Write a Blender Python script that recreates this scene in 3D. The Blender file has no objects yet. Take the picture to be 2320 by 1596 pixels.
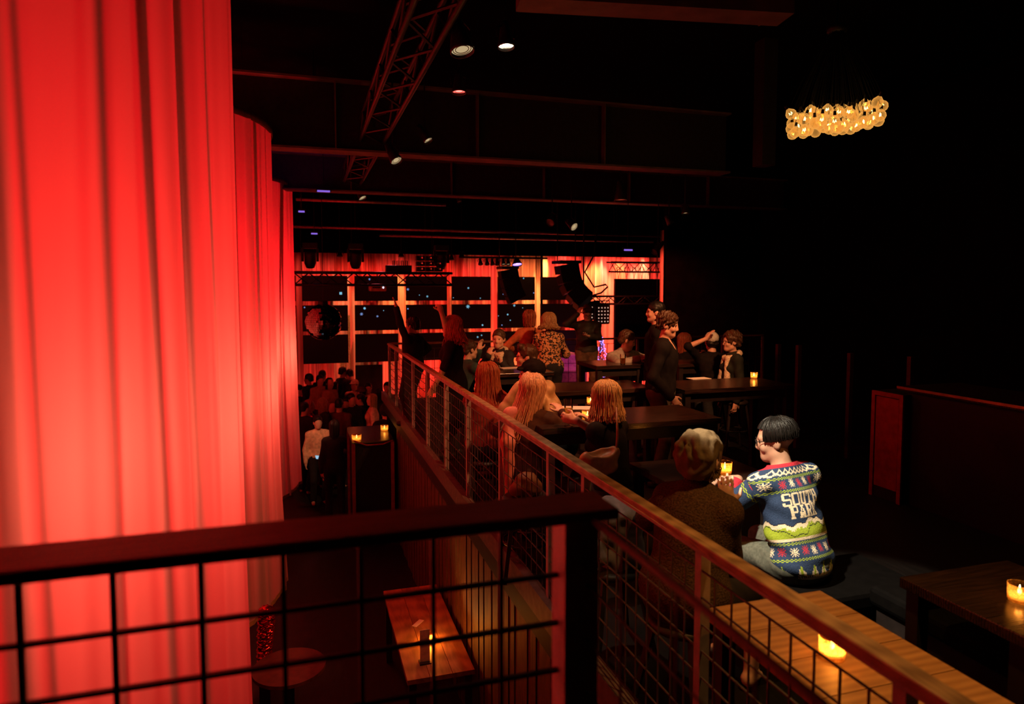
import bpy, bmesh, math, random
import numpy as np
from mathutils import Vector, Matrix
random.seed(7); RNG = np.random.default_rng(11)
sc = bpy.context.scene
COL = sc.collection
# ------------------------------------------------------------------ camera
CAM = Vector((0.0, 0.0, 2.0)); FPX = 1540.0; CU, CV = 1160.0, 749.0
YAW, PITCH = math.radians(17.1), math.radians(3.5)
camd = bpy.data.cameras.new('camera'); cam = bpy.data.objects.new('camera', camd); COL.objects.link(cam)
camd.sensor_fit = 'HORIZONTAL'; camd.sensor_width = 36.0; camd.lens = FPX / 2320 * 36
camd.shift_y = -(798 - CV) / 2320
camd.clip_start = 0.05; camd.clip_end = 200
cam.location = CAM
cam.rotation_euler = (math.pi / 2 - PITCH, 0, -YAW)
camd.dof.use_dof = True; camd.dof.focus_distance = 5.5; camd.dof.aperture_fstop = 2.2
sc.camera = cam
_R = Matrix.Rotation(-YAW, 3, 'Z') @ Matrix.Rotation(math.pi / 2 - PITCH, 3, 'X')
def ray(u, v):
    return _R @ Vector(((u - CU) / FPX, -(v - CV) / FPX, -1.0))
def at_d(u, v, d):  return CAM + ray(u, v) * d
def at_Y(u, v, Y):
    r = ray(u, v); return CAM + r * (Y / r.y)
def at_X(u, v, X):
    r = ray(u, v); return CAM + r * (X / r.x)
def at_z(u, v, z):
    r = ray(u, v); return CAM + r * ((z - CAM.z) / r.z)
# ------------------------------------------------------------------ world, view, large lights
w = bpy.data.worlds.new('world'); sc.world = w; w.use_nodes = True
w.node_tree.nodes['Background'].inputs[0].default_value = (0.02, 0.004, 0.004, 1)
w.node_tree.nodes['Background'].inputs[1].default_value = 0.02
vs = sc.view_settings
vs.view_transform = 'Standard'; vs.look = 'None'; vs.exposure = 0.0; vs.gamma = 1.0; vs.use_curve_mapping = False
def lamp(name, kind, loc, power, color, target=None, size=0.08, angle=60, blend=0.4):
    L = bpy.data.lights.new(name, kind); L.energy = power; L.color = color
    if kind in ('POINT', 'SPOT'): L.shadow_soft_size = size
    if kind == 'SPOT': L.spot_size = math.radians(angle); L.spot_blend = blend
    if kind == 'AREA': L.size = size
    o = bpy.data.objects.new(name, L); COL.objects.link(o); o.location = loc
    if target is not None:
        o.rotation_euler = (Vector(target) - Vector(loc)).to_track_quat('-Z', 'Y').to_euler()
    return o
# ------------------------------------------------------------------ materials
_mats = {}
def srgb(r, g, b):
    f = lambda c: (c / 255 / 12.92) if c / 255 <= 0.04045 else ((c / 255 + 0.055) / 1.055) ** 2.4
    return (f(r), f(g), f(b))
def mat(name, col, rough=0.6, metal=0.0, spec=0.3, var=0.25, scale=18.0, bump=0.0, stretch=None):
    if name in _mats: return _mats[name]
    m = bpy.data.materials.new(name); m.use_nodes = True; nt = m.node_tree; b = nt.nodes['Principled BSDF']
    b.inputs['Roughness'].default_value = rough; b.inputs['Metallic'].default_value = metal
    b.inputs['Specular IOR Level'].default_value = spec
    tc = nt.nodes.new('ShaderNodeTexCoord'); mp = nt.nodes.new('ShaderNodeMapping')
    nt.links.new(tc.outputs['Object'], mp.inputs[0])
    if stretch: mp.inputs['Scale'].default_value = stretch
    no = nt.nodes.new('ShaderNodeTexNoise'); no.inputs['Scale'].default_value = scale; no.inputs['Detail'].default_value = 3
    nt.links.new(mp.outputs[0], no.inputs['Vector'])
    cr = nt.nodes.new('ShaderNodeValToRGB')
    c0 = tuple(c * (1 - var) for c in col); c1 = tuple(min(1, c * (1 + var)) for c in col)
    cr.color_ramp.elements[0].position = 0.3; cr.color_ramp.elements[1].position = 0.7
    cr.color_ramp.elements[0].color = (*c0, 1); cr.color_ramp.elements[1].color = (*c1, 1)
    nt.links.new(no.outputs[0], cr.inputs[0]); nt.links.new(cr.outputs[0], b.inputs['Base Color'])
    if bump:
        bp = nt.nodes.new('ShaderNodeBump'); bp.inputs['Strength'].default_value = bump; bp.inputs['Distance'].default_value = 0.01
        nt.links.new(no.outputs[0], bp.inputs['Height']); nt.links.new(bp.outputs[0], b.inputs['Normal'])
    _mats[name] = m; return m
def emis(name, col, strength):
    if name in _mats: return _mats[name]
    m = bpy.data.materials.new(name); m.use_nodes = True; nt = m.node_tree
    nt.nodes.remove(nt.nodes['Principled BSDF']); e = nt.nodes.new('ShaderNodeEmission')
    e.inputs[0].default_value = (*col, 1); e.inputs[1].default_value = strength
    nt.links.new(e.outputs[0], nt.nodes['Material Output'].inputs[0]); _mats[name] = m; return m
def wood(name, c0, c1, rough=0.4, axis=(1, 9, 9), scale=3.0, spec=0.4):
    if name in _mats: return _mats[name]
    m = bpy.data.materials.new(name); m.use_nodes = True; nt = m.node_tree; b = nt.nodes['Principled BSDF']
    b.inputs['Roughness'].default_value = rough; b.inputs['Specular IOR Level'].default_value = spec
    tc = nt.nodes.new('ShaderNodeTexCoord'); mp = nt.nodes.new('ShaderNodeMapping'); mp.inputs['Scale'].default_value = axis
    oi = nt.nodes.new('ShaderNodeObjectInfo'); ad = nt.nodes.new('ShaderNodeVectorMath'); ad.operation = 'ADD'
    sc2 = nt.nodes.new('ShaderNodeVectorMath'); sc2.operation = 'SCALE'; sc2.inputs['Scale'].default_value = 7.0
    nt.links.new(oi.outputs['Random'], sc2.inputs[0]); nt.links.new(tc.outputs['Object'], ad.inputs[0]); nt.links.new(sc2.outputs[0], ad.inputs[1])
    nt.links.new(ad.outputs[0], mp.inputs[0])
    n1 = nt.nodes.new('ShaderNodeTexNoise'); n1.inputs['Scale'].default_value = scale; n1.inputs['Detail'].default_value = 5; n1.inputs['Distortion'].default_value = 1.6
    wv = nt.nodes.new('ShaderNodeTexWave'); wv.inputs['Scale'].default_value = scale * 0.9; wv.inputs['Distortion'].default_value = 3.5; wv.inputs['Detail'].default_value = 3
    wv.bands_direction = 'Y'
    nt.links.new(mp.outputs[0], n1.inputs['Vector']); nt.links.new(mp.outputs[0], wv.inputs['Vector'])
    mx = nt.nodes.new('ShaderNodeMix'); mx.data_type = 'FLOAT'; mx.inputs[0].default_value = 0.22
    nt.links.new(n1.outputs[0], mx.inputs[2]); nt.links.new(wv.outputs['Fac'], mx.inputs[3])
    cr = nt.nodes.new('ShaderNodeValToRGB'); cr.color_ramp.elements[0].color = (*c0, 1); cr.color_ramp.elements[1].color = (*c1, 1)
    cr.color_ramp.elements[0].position = 0.3; cr.color_ramp.elements[1].position = 0.68
    nt.links.new(mx.outputs[0], cr.inputs[0]); nt.links.new(cr.outputs[0], b.inputs['Base Color'])
    bp = nt.nodes.new('ShaderNodeBump'); bp.inputs['Strength'].default_value = 0.15; bp.inputs['Distance'].default_value = 0.004
    nt.links.new(mx.outputs[0], bp.inputs['Height']); nt.links.new(bp.outputs[0], b.inputs['Normal'])
    _mats[name] = m; return m
def glass(name, col=(1, 1, 1), rough=0.02, ior=1.3):
    if name in _mats: return _mats[name]
    m = bpy.data.materials.new(name); m.use_nodes = True; nt = m.node_tree; nt.nodes.remove(nt.nodes['Principled BSDF'])
    t = nt.nodes.new('ShaderNodeBsdfTransparent'); t.inputs[0].default_value = (*col, 1)
    g = nt.nodes.new('ShaderNodeBsdfGlossy'); g.inputs['Roughness'].default_value = rough
    fr = nt.nodes.new('ShaderNodeFresnel'); fr.inputs[0].default_value = 1.5
    mx = nt.nodes.new('ShaderNodeMixShader'); nt.links.new(fr.outputs[0], mx.inputs[0]); nt.links.new(t.outputs[0], mx.inputs[1]); nt.links.new(g.outputs[0], mx.inputs[2])
    nt.links.new(mx.outputs[0], nt.nodes['Material Output'].inputs[0]); _mats[name] = m; return m
# ------------------------------------------------------------------ objects
def link(name, me, m=None, parent=None, loc=None, rot=None):
    o = bpy.data.objects.new(name, me); COL.objects.link(o)
    if m is not None and me is not None and not me.materials: me.materials.append(m)
    if parent is not None: o.parent = parent
    if loc is not None: o.location = loc
    if rot is not None: o.rotation_euler = rot
    return o
def thing(name, label, cat, loc=(0, 0, 0), rot=(0, 0, 0), group=None):
    o = bpy.data.objects.new(name, None); o.empty_display_size = 0.1; COL.objects.link(o); o.location = loc; o.rotation_euler = rot
    return tag(o, label, cat, group)
def tag(o, label=None, cat=None, group=None, kind=None):
    if label: o['label'] = label
    if cat: o['category'] = cat
    if group: o['group'] = group
    if kind: o['kind'] = kind
    return o
class MB:
    """collects simple solids into one mesh"""
    def __init__(s): s.v = []; s.f = []; s.n = 0
    def add(s, vs, fs):
        b = len(s.v); s.v += [tuple(v) for v in vs]; s.f += [tuple(i + b for i in f) for f in fs]; return s
    def box(s, c, d, R=None):
        x, y, z = (q / 2 for q in d); P = []
        for i in (-1, 1):
            for j in (-1, 1):
                for k in (-1, 1):
                    p = Vector((i * x, j * y, k * z)); p = (R @ p) if R is not None else p; P.append(p + Vector(c))
        return s.add(P, [(0, 1, 3, 2), (4, 6, 7, 5), (0, 4, 5, 1), (2, 3, 7, 6), (0, 2, 6, 4), (1, 5, 7, 3)])
    def bar(s, a, b, wx, wy=None, up=(0, 0, 1)):
        """rectangular bar from a to b"""
        a = Vector(a); b = Vector(b); z = (b - a); L = z.length; z.normalize(); u = Vector(up)
        if abs(z.dot(u)) > 0.95: u = Vector((1, 0, 0))
        x = u.cross(z).normalized(); y = z.cross(x); R = Matrix((x, y, z)).transposed()
        return s.box((a + b) / 2, (wx, wy or wx, L), R)
    def tube(s, pts, r, n=8, cap=True):
        pts = [Vector(p) for p in pts]; rs = r if hasattr(r, '__len__') else [r] * len(pts); base = []; ux = None
        for i, p in enumerate(pts):
            t = (pts[min(i + 1, len(pts) - 1)] - pts[max(i - 1, 0)]).normalized()
            if ux is None:
                ux = t.orthogonal().normalized()
            ux = (ux - t * ux.dot(t)).normalized(); uy = t.cross(ux)
            base.append([p + (ux * math.cos(2 * math.pi * k / n) + uy * math.sin(2 * math.pi * k / n)) * rs[i] for k in range(n)])
        V = [q for ring in base for q in ring]; F = []
        for i in range(len(pts) - 1):
            for k in range(n):
                F.append((i * n + k, i * n + (k + 1) % n, (i + 1) * n + (k + 1) % n, (i + 1) * n + k))
        if cap: F.append(tuple(range(n - 1, -1, -1))); F.append(tuple((len(pts) - 1) * n + k for k in range(n)))
        return s.add(V, F)
    def lathe(s, prof, n=20, c=(0, 0, 0), R=None):
        V = []; F = []
        for (r, z) in prof:
            for k in range(n):
                p = Vector((r * math.cos(2 * math.pi * k / n), r * math.sin(2 * math.pi * k / n), z)); p = (R @ p) if R is not None else p
                V.append(p + Vector(c))
        for i in range(len(prof) - 1):
            for k in range(n):
                F.append((i * n + k, i * n + (k + 1) % n, (i + 1) * n + (k + 1) % n, (i + 1) * n + k))
        return s.add(V, F)
    def mesh(s, name, smooth=False):
        me = bpy.data.meshes.new(name); me.from_pydata(s.v, [], s.f); me.update()
        if smooth: me.polygons.foreach_set('use_smooth', [True] * len(me.polygons))
        return me
    def build(s, name, m, parent=None, smooth=False, loc=None, rot=None, bevel=0):
        me = s.mesh(name, smooth); o = link(name, me, m, parent, loc, rot)
        if bevel:
            md = o.modifiers.new('bevel', 'BEVEL'); md.width = bevel; md.segments = 2; md.limit_method = 'ANGLE'
        return o
def box(name, c, d, m, parent=None, bevel=0, R=None): return MB().box(c, d, R).build(name, m, parent, bevel=bevel)
def rotz(a): return Matrix.Rotation(a, 3, 'Z')
# ------------------------------------------------------------------ implicit surfaces
class SDF:
    def __init__(s, infl=0.0): s.p = []; s.infl = infl
    def cap(s, a, b, r1, r2=None, k=0.02, op=1):
        s.p.append(('c', np.array(a, float), np.array(b, float), r1, r1 if r2 is None else r2, k, op)); return s
    def ell(s, c, r, R=None, k=0.02, op=1):
        s.p.append(('e', np.array(c, float), np.array(r, float), np.eye(3) if R is None else np.array(R, float), 0, k, op)); return s
    def bounds(s):
        lo = np.full(3, 9e9); hi = -lo
        for p in s.p:
            if p[6] < 0: continue
            if p[0] == 'c':
                r = max(p[3], p[4]); a = np.minimum(p[1], p[2]) - r; b = np.maximum(p[1], p[2]) + r
            else:
                e = np.sqrt(((p[3] * p[2][None, :]) ** 2).sum(1)); a = p[1] - e; b = p[1] + e
            lo = np.minimum(lo, a); hi = np.maximum(hi, b)
        return lo, hi
    def mesh(s, name, h, wrinkle=None):
        lo, hi = s.bounds(); lo = lo - s.infl - 3.2 * h; hi = hi + s.infl + 3.2 * h
        dims = np.ceil((hi - lo) / h).astype(int) + 1
        F = np.full(dims, 1.0, np.float32)
        ax = [(lo[i] + h * np.arange(dims[i])).astype(np.float32) for i in range(3)]
        for p in s.p:
            k = p[5]; m = s.infl + k + 2.5 * h
            if p[0] == 'c':
                r = max(p[3], p[4]); a = np.minimum(p[1], p[2]) - r - m; b = np.maximum(p[1], p[2]) + r + m
            else:
                e = np.sqrt(((p[3] * p[2][None, :]) ** 2).sum(1)); a = p[1] - e - m; b = p[1] + e + m
            i0 = np.clip(np.floor((a - lo) / h).astype(int), 0, dims); i1 = np.clip(np.ceil((b - lo) / h).astype(int) + 1, 0, dims)
            if (i1 <= i0).any(): continue
            sl = tuple(slice(i0[q], i1[q]) for q in range(3))
            X = ax[0][sl[0]][:, None, None]; Y = ax[1][sl[1]][None, :, None]; Z = ax[2][sl[2]][None, None, :]
            if p[0] == 'c':
                A = p[1]; B = p[2]; d = B - A; L2 = max(1e-9, float(d @ d))
                t = np.clip(((X - A[0]) * d[0] + (Y - A[1]) * d[1] + (Z - A[2]) * d[2]) / L2, 0, 1)
                D = np.sqrt((X - A[0] - t * d[0]) ** 2 + (Y - A[1] - t * d[1]) ** 2 + (Z - A[2] - t * d[2]) ** 2) - (p[3] + (p[4] - p[3]) * t)
            else:
                c, r, R = p[1], p[2], p[3]; x = X - c[0]; y = Y - c[1]; z = Z - c[2]
                q = [x * R[0, i] + y * R[1, i] + z * R[2, i] for i in range(3)]
                k0 = np.sqrt(sum((q[i] / r[i]) ** 2 for i in range(3))); k1 = np.sqrt(sum((q[i] / r[i] ** 2) ** 2 for i in range(3)))
                D = k0 * (k0 - 1) / np.maximum(k1, 1e-6)
            D = D - s.infl if p[6] > 0 else D
            G = F[sl]
            if p[6] > 0:
                hh = np.clip(0.5 + 0.5 * (G - D) / k, 0, 1); F[sl] = G * (1 - hh) + D * hh - k * hh * (1 - hh)
            else:
                D = -D; hh = np.clip(0.5 + 0.5 * (D - G) / k, 0, 1); F[sl] = G * (1 - hh) + D * hh + k * hh * (1 - hh)
        if wrinkle:
            amp, fr, seed = wrinkle; rg = np.random.default_rng(seed); X = ax[0][:, None, None]; Y = ax[1][None, :, None]; Z = ax[2][None, None, :]
            W = 0
            for q in range(3):
                a = rg.normal(size=3); a = a / np.linalg.norm(a) * fr * (0.7 + 0.5 * q); b = rg.normal(size=3); b = b / np.linalg.norm(b) * fr * 0.6
                W = W + np.sin(X * a[0] + Y * a[1] + Z * a[2] * 1.3 + 1.5 * np.sin(X * b[0] + Y * b[1] + Z * b[2]))
            F = F + (amp / 3 * W).astype(np.float32)
        return nets(name, F, lo, h)
def nets(name, F, lo, h):
    S = F < 0
    c = np.zeros(tuple(d - 1 for d in F.shape), np.int8)
    offs = [(i, j, k) for i in (0, 1) for j in (0, 1) for k in (0, 1)]
    n = c.shape
    for (i, j, k) in offs: c += S[i:i + n[0], j:j + n[1], k:k + n[2]]
    idx = np.argwhere((c > 0) & (c < 8)); N = len(idx)
    val = np.stack([F[idx[:, 0] + i, idx[:, 1] + j, idx[:, 2] + k] for (i, j, k) in offs])
    acc = np.zeros((N, 3)); cnt = np.zeros(N)
    O = np.array(offs, float)
    for a in range(8):
        for b in range(a + 1, 8):
            if np.abs(O[a] - O[b]).sum() != 1: continue
            m = (val[a] < 0) != (val[b] < 0); t = val[a][m] / (val[a][m] - val[b][m])
            acc[m] += O[a] + (O[b] - O[a]) * t[:, None]; cnt[m] += 1
    V = lo + h * (idx + acc / cnt[:, None])
    I = np.full(n, -1, np.int32); I[tuple(idx.T)] = np.arange(N)
    Q = []
    for axx in range(3):
        o1, o2 = [(1, 2), (2, 0), (0, 1)][axx]
        A = [slice(None)] * 3; B = [slice(None)] * 3; A[axx] = slice(0, -1); B[axx] = slice(1, None)
        ch = S[tuple(A)] != S[tuple(B)]
        e = np.argwhere(ch); ok = (e[:, o1] > 0) & (e[:, o2] > 0) & (e[:, o1] < n[o1]) & (e[:, o2] < n[o2]); e = e[ok]
        q = []
        for (d1, d2) in ((1, 1), (0, 1), (0, 0), (1, 0)):
            f = e.copy(); f[:, o1] -= d1; f[:, o2] -= d2; q.append(I[tuple(f.T)])
        q = np.stack(q, 1); s0 = S[tuple(e.T)]
        q[~s0] = q[~s0][:, ::-1]
        Q.append(q)
    Q = np.concatenate(Q); Q = Q[(Q >= 0).all(1)]
    return np_mesh(name, V, Q)
def np_mesh(name, V, Q, smooth=True, matidx=None):
    me = bpy.data.meshes.new(name); k = Q.shape[1]
    me.vertices.add(len(V)); me.vertices.foreach_set('co', np.ascontiguousarray(V, np.float32).ravel())
    me.loops.add(len(Q) * k); me.loops.foreach_set('vertex_index', np.ascontiguousarray(Q, np.int32).ravel())
    me.polygons.add(len(Q)); me.polygons.foreach_set('loop_start', np.arange(0, len(Q) * k, k, dtype=np.int32))
    me.polygons.foreach_set('loop_total', np.full(len(Q), k, np.int32))
    if smooth: me.polygons.foreach_set('use_smooth', np.ones(len(Q), bool))
    if matidx is not None: me.polygons.foreach_set('material_index', np.ascontiguousarray(matidx, np.int32))
    me.update(); me.validate(); return me
# ------------------------------------------------------------------ setting
GZ = -1.95                    # dance-hall floor, the balcony floor is z = 0
XR = 1.39                     # balcony edge
M_black = mat('black_paint', (0.003, 0.0025, 0.0025), 0.95, spec=0.03, var=0.4, scale=4)
M_blackm = mat('black_metal', (0.02, 0.018, 0.018), 0.42, 0.3, 0.5, var=0.3)
M_dark = mat('dark_stain', (0.022, 0.014, 0.012), 0.38, var=0.4, scale=9, stretch=(1, 6, 1))
M_floor = mat('dark_floorboard', (0.006, 0.0045, 0.004), 0.55, var=0.5, scale=5, stretch=(6, 1, 1), bump=0.1)
M_steel = mat('painted_steel', (0.16, 0.15, 0.15), 0.45, 0.2, 0.5, var=0.2)
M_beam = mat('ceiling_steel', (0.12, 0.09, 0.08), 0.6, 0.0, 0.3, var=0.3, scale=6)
def struct(o): o['kind'] = 'structure'; return o
def slab(name, x0, x1, y0, y1, z0, z1, m):
    return struct(box(name, ((x0 + x1) / 2, (y0 + y1) / 2, (z0 + z1) / 2), (x1 - x0, y1 - y0, z1 - z0), m))
slab('floor', XR - 0.03, 9.6, 0.0, 12.35, -0.18, 0.0, M_floor)
slab('floor_dance', -9.2, 12.5, -3, 19.6, GZ - 0.2, GZ, M_floor)
slab('floor_landing', -2.2, 0.62, -2.4, 1.36, 0.36, 0.5, M_floor)
slab('ceiling', -9.2, 12.5, -3, 19.6, 5.2, 5.3, M_black)
slab('wall_left', -9.3, -9.1, -3, 19.6, GZ, 5.2, M_black)
slab('wall_right', 9.5, 9.7, -3, 12.6, GZ, 5.2, M_black)
slab('wall_front', -9.2, 9.6, -3.2, -3, GZ, 5.2, M_black)
slab('wall_stage_back', -9.2, 12.5, 19.5, 19.7, GZ, 5.2, M_black)
slab('wall_stage_side', 12.4, 12.6, 12.5, 19.6, GZ, 5.2, M_black)
pL = at_Y(1505, 655, 12.75)
slab('wall_proscenium', pL.x + 0.02, 12.5, 12.7, 12.85, GZ, 5.2, M_black)
slab('trim_1', XR - 0.06, XR, 0.0, 12.35, 0.0, 0.15, mat('edge_steel', (0.10, 0.085, 0.08), 0.5, var=0.3))
# planked front below the balcony
wb = struct(box('wall_balcony', (XR + 0.06, 6.2, (GZ - 0.18) / 2), (0.06, 12.3, -GZ - 0.18), M_black))
WP = wood('fascia_wood', (0.025, 0.009, 0.004), (0.15, 0.065, 0.024), 0.6, (9, 9, 1))
y = 1.2; k = 0; pm = {}
while y < 10.6:
    wd = [0.14, 0.17, 0.12, 0.155][k % 4]
    if wd not in pm: pm[wd] = MB().box((0, 0, 0), (0.022, wd - 0.012, -GZ - 0.2)).mesh('plank')
    link('plank', pm[wd], WP, wb, (-0.05 - 0.008 * (k % 3), y + wd / 2 - 6.2, 0.0))
    if not (k % 4): pass
    y += wd; k += 1
for o in wb.children: o.location = (XR + 0.06 + o.location.x - 0.0, o.location.y + 6.2, GZ / 2 - 0.1)   # mesh of the wall is in world units
# ceiling I-beams
def ibeam(name, label, Y, x0, x1, z0, z1, fl=0.26):
    t = thing(name, label, 'beam', (x0, Y, z0), group=None); t['kind'] = 'structure'
    L = x1 - x0
    MB().box((L / 2, 0, 0.012), (L, fl, 0.024)).build('flange', M_beam, t)
    MB().box((L / 2, 0, z1 - z0 - 0.012), (L, fl, 0.024)).build('flange', M_beam, t)
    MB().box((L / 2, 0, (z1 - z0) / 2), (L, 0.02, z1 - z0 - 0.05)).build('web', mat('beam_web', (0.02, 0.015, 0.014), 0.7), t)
    for i in range(1, int(L / 1.7)):
        MB().box((i * 1.7, 0, (z1 - z0) / 2), (0.016, fl - 0.04, z1 - z0 - 0.05)).build('stiffener', M_beam, t)
    return t
_a = at_z(1180, -6, 3.62); _b = at_z(1800, 30, 3.62); _d = _b - _a
tb = thing('ceiling_beam', 'short warm-lit ceiling beam at the top above the white spotlight', 'beam', _a, (0, 0, math.atan2(_d.y, _d.x))); tb['kind'] = 'structure'
MB().box((_d.length / 2, 0.1, 0.1), (_d.length, 0.2, 0.2)).build('box_section', M_beam, tb)
MB().tube([(0.2, 0.1, 0.2), (0.2, 0.1, 5.2 - 3.62)], 0.02, 6).build('hanger', M_blackm, tb); MB().tube([(_d.length - 0.2, 0.1, 0.2), (_d.length - 0.2, 0.1, 5.2 - 3.62)], 0.02, 6).build('hanger', M_blackm, tb)
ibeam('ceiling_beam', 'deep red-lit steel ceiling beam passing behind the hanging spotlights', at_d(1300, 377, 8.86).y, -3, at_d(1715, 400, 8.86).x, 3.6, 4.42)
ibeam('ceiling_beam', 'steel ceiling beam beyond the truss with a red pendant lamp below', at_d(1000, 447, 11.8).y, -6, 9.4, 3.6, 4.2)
MB().box((0, 0, 0), (0.2, 0.2, 5.2 - 3.6)).build('column', mat('beam_web', (0, 0, 0)), None, loc=(at_d(1715, 400, 8.86).x + 0.1, at_d(1715, 400, 8.86).y, 4.4))
tag(bpy.data.objects['column'], 'square steel hanger closing the end of the red-lit ceiling beam', 'column', kind='structure')
M_pipe = mat('pipe_steel', (0.35, 0.3, 0.3), 0.4, 0.6, 0.5)
for (u0, v0, u1, v1, Y, lab) in [(660, 514, 1500, 527, 14.6, 'thin horizontal lighting pipe across the hall in front of the stage border'),
                                 (660, 326, 1020, 338, 9.6, 'thin lighting pipe behind the second draped column top'),
                                 (670, 452, 1010, 460, 12.6, 'thin lighting pipe level with the end of the long truss'),
                                 (860, 534, 1480, 545, 15.4, 'thin lower pipe just above the stage border')]:
    a = at_Y(u0, v0, Y); b = at_Y(u1, v1, Y); b.z = a.z
    t = thing('lighting_pipe', lab, 'pipe', a); MB().tube([(0, 0, 0), b - a], 0.028, 10).build('tube', M_pipe, t, True)
    for q_ in (0.15, 0.85): MB().tube([(b - a) * q_, (b - a) * q_ + Vector((0, 0, 5.2 - a.z))], 0.006, 6).build('hanger', M_blackm, t)
# ------------------------------------------------------------------ draped columns
def cloth_mat(name, col, trans=0.75):
    m = bpy.data.materials.new(name); m.use_nodes = True; nt = m.node_tree; nt.nodes.remove(nt.nodes['Principled BSDF'])
    d = nt.nodes.new('ShaderNodeBsdfDiffuse'); t = nt.nodes.new('ShaderNodeBsdfTranslucent'); mx = nt.nodes.new('ShaderNodeMixShader')
    d.inputs[0].default_value = (*col, 1); t.inputs[0].default_value = (*col, 1); mx.inputs[0].default_value = trans
    nt.links.new(d.outputs[0], mx.inputs[1]); nt.links.new(t.outputs[0], mx.inputs[2]); nt.links.new(mx.outputs[0], nt.nodes['Material Output'].inputs[0])
    return m
M_cloth = cloth_mat('sheer_cloth', (0.5, 0.4, 0.36))
M_hem = mat('hem_band', (0.35, 0.14, 0.05), 0.8)
CZ0, CZ1 = -1.38, 3.70
def draped_column(label, c, r, seed, folds, pw0=1.0, lo_=2.3):
    rg = np.random.default_rng(seed); nphi, nz = 1100, 26
    t = thing('draped_column', label, 'drape', (c[0], c[1], CZ0), group='draped columns along the hall')
    phi = np.linspace(0, 2 * np.pi, nphi, endpoint=False)
    prof = np.zeros((nz, nphi)); zz = np.linspace(0, 1, nz)
    for q in range(folds):
        p0 = rg.uniform(0, 2 * np.pi); wdt = rg.uniform(0.012, 0.045); am = rg.uniform(-0.045, 0.055); dr = rg.normal() * 0.05
        for i, z in enumerate(zz):
            d = np.angle(np.exp(1j * (phi - p0 - dr * (1 - z))))
            prof[i] += am * (0.75 + 0.4 * (1 - z)) * np.exp(-(d / wdt) ** 2)
    prof += 0.012 * np.sin(phi * 9 + 1.3)[None] + 0.004 * np.sin(phi * 61)[None]
    flare = 0.05 * (1 - zz) ** 3
    R = r - 0.03 + prof + flare[:, None]
    Z = zz[:, None] * (CZ1 - CZ0) + 0 * phi[None]
    V = np.stack([R * np.cos(phi), R * np.sin(phi), Z], -1).reshape(-1, 3)
    i, j = np.meshgrid(np.arange(nz - 1), np.arange(nphi), indexing='ij'); j2 = (j + 1) % nphi
    Q = np.stack([i * nphi + j, i * nphi + j2, (i + 1) * nphi + j2, (i + 1) * nphi + j], -1).reshape(-1, 4)
    link('curtain', np_mesh('curtain', V, Q), M_cloth, t)
    hb = MB(); lo = [(R[0, q] * math.cos(phi[q]) * 1.004, R[0, q] * math.sin(phi[q]) * 1.004, 0.0) for q in range(0, nphi, 6)]
    n = len(lo); P = [Vector(p) + Vector((0, 0, 0.045)) for p in lo] + [Vector(p) + Vector((0, 0, -0.004)) for p in lo]
    hb.add(P, [(q, (q + 1) % n, n + (q + 1) % n, n + q) for q in range(n)]).build('hem', M_hem, t, True)
    MB().lathe([(r - 0.01, 0), (r + 0.02, 0), (r + 0.02, 0.06), (r - 0.01, 0.06), (r - 0.01, 0)], 64, (0, 0, CZ1 - CZ0 - 0.02)).build('top_ring', mat('ring_cloth', (0.2, 0.05, 0.03), 0.9), t, True)
    for q in range(3):
        a = q * 2.1 + 0.7
        MB().tube([(r * math.cos(a), r * math.sin(a), CZ1 - CZ0), (r * math.cos(a), r * math.sin(a), 5.2 - CZ0)], 0.006, 6).build('hanger_wire', M_blackm, t)
    pms = [MB().box((0, 0, (CZ1 - CZ0) / 2), (0.002, w_, CZ1 - CZ0)).mesh('shade_strip') for w_ in (0.02, 0.03, 0.048, 0.07)]  # unseen strips added inside to block light and leave dark bands on the cloth
    for q in range(46):
        a = q / 46 * 6.2832 + rg.normal() * 0.05; rr_ = r - rg.uniform(0.09, 0.16); link('shade_strip', pms[q % 4], M_cloth, t, (rr_ * math.cos(a), rr_ * math.sin(a), 0), (rg.normal() * 0.012, rg.normal() * 0.01, a))
    # unlit post inside; added point lights near the visible cloth shape its glow
    MB().lathe([(0.14, GZ - CZ0), (0.14, GZ - CZ0 + 0.05), (0.04, GZ - CZ0 + 0.08), (0.04, 1.2)], 16).build('inner_post', M_blackm, t, True)
    for (ox, oy) in ((0.68, -0.62), (1.0, 0.05)):
        lamp('column_light', 'POINT', (c[0] + ox, c[1] + oy, CZ0 + lo_), 34 * pw0, (1.0, 0.15, 0.09), size=0.16)
    lamp('column_light', 'POINT', (c[0] + 0.1, c[1], CZ0 + 3.2), 190 * pw0, (1.0, 0.003, 0.012), size=0.25)
    return t
RC = 1.5
draped_column('nearest tall red-glowing draped column beside the landing railing', (-0.30 - RC, 3.75), RC, 3, 60, 1.0, 2.75)
draped_column('second red-glowing draped column with its round top ring showing', (-0.30 - RC, 8.0), RC, 5, 70, 1.35)
draped_column('third, farthest draped column, its scalloped hem above the crowd', (-0.16 - RC, 12.15), RC, 9, 70, 1.5)
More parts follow.
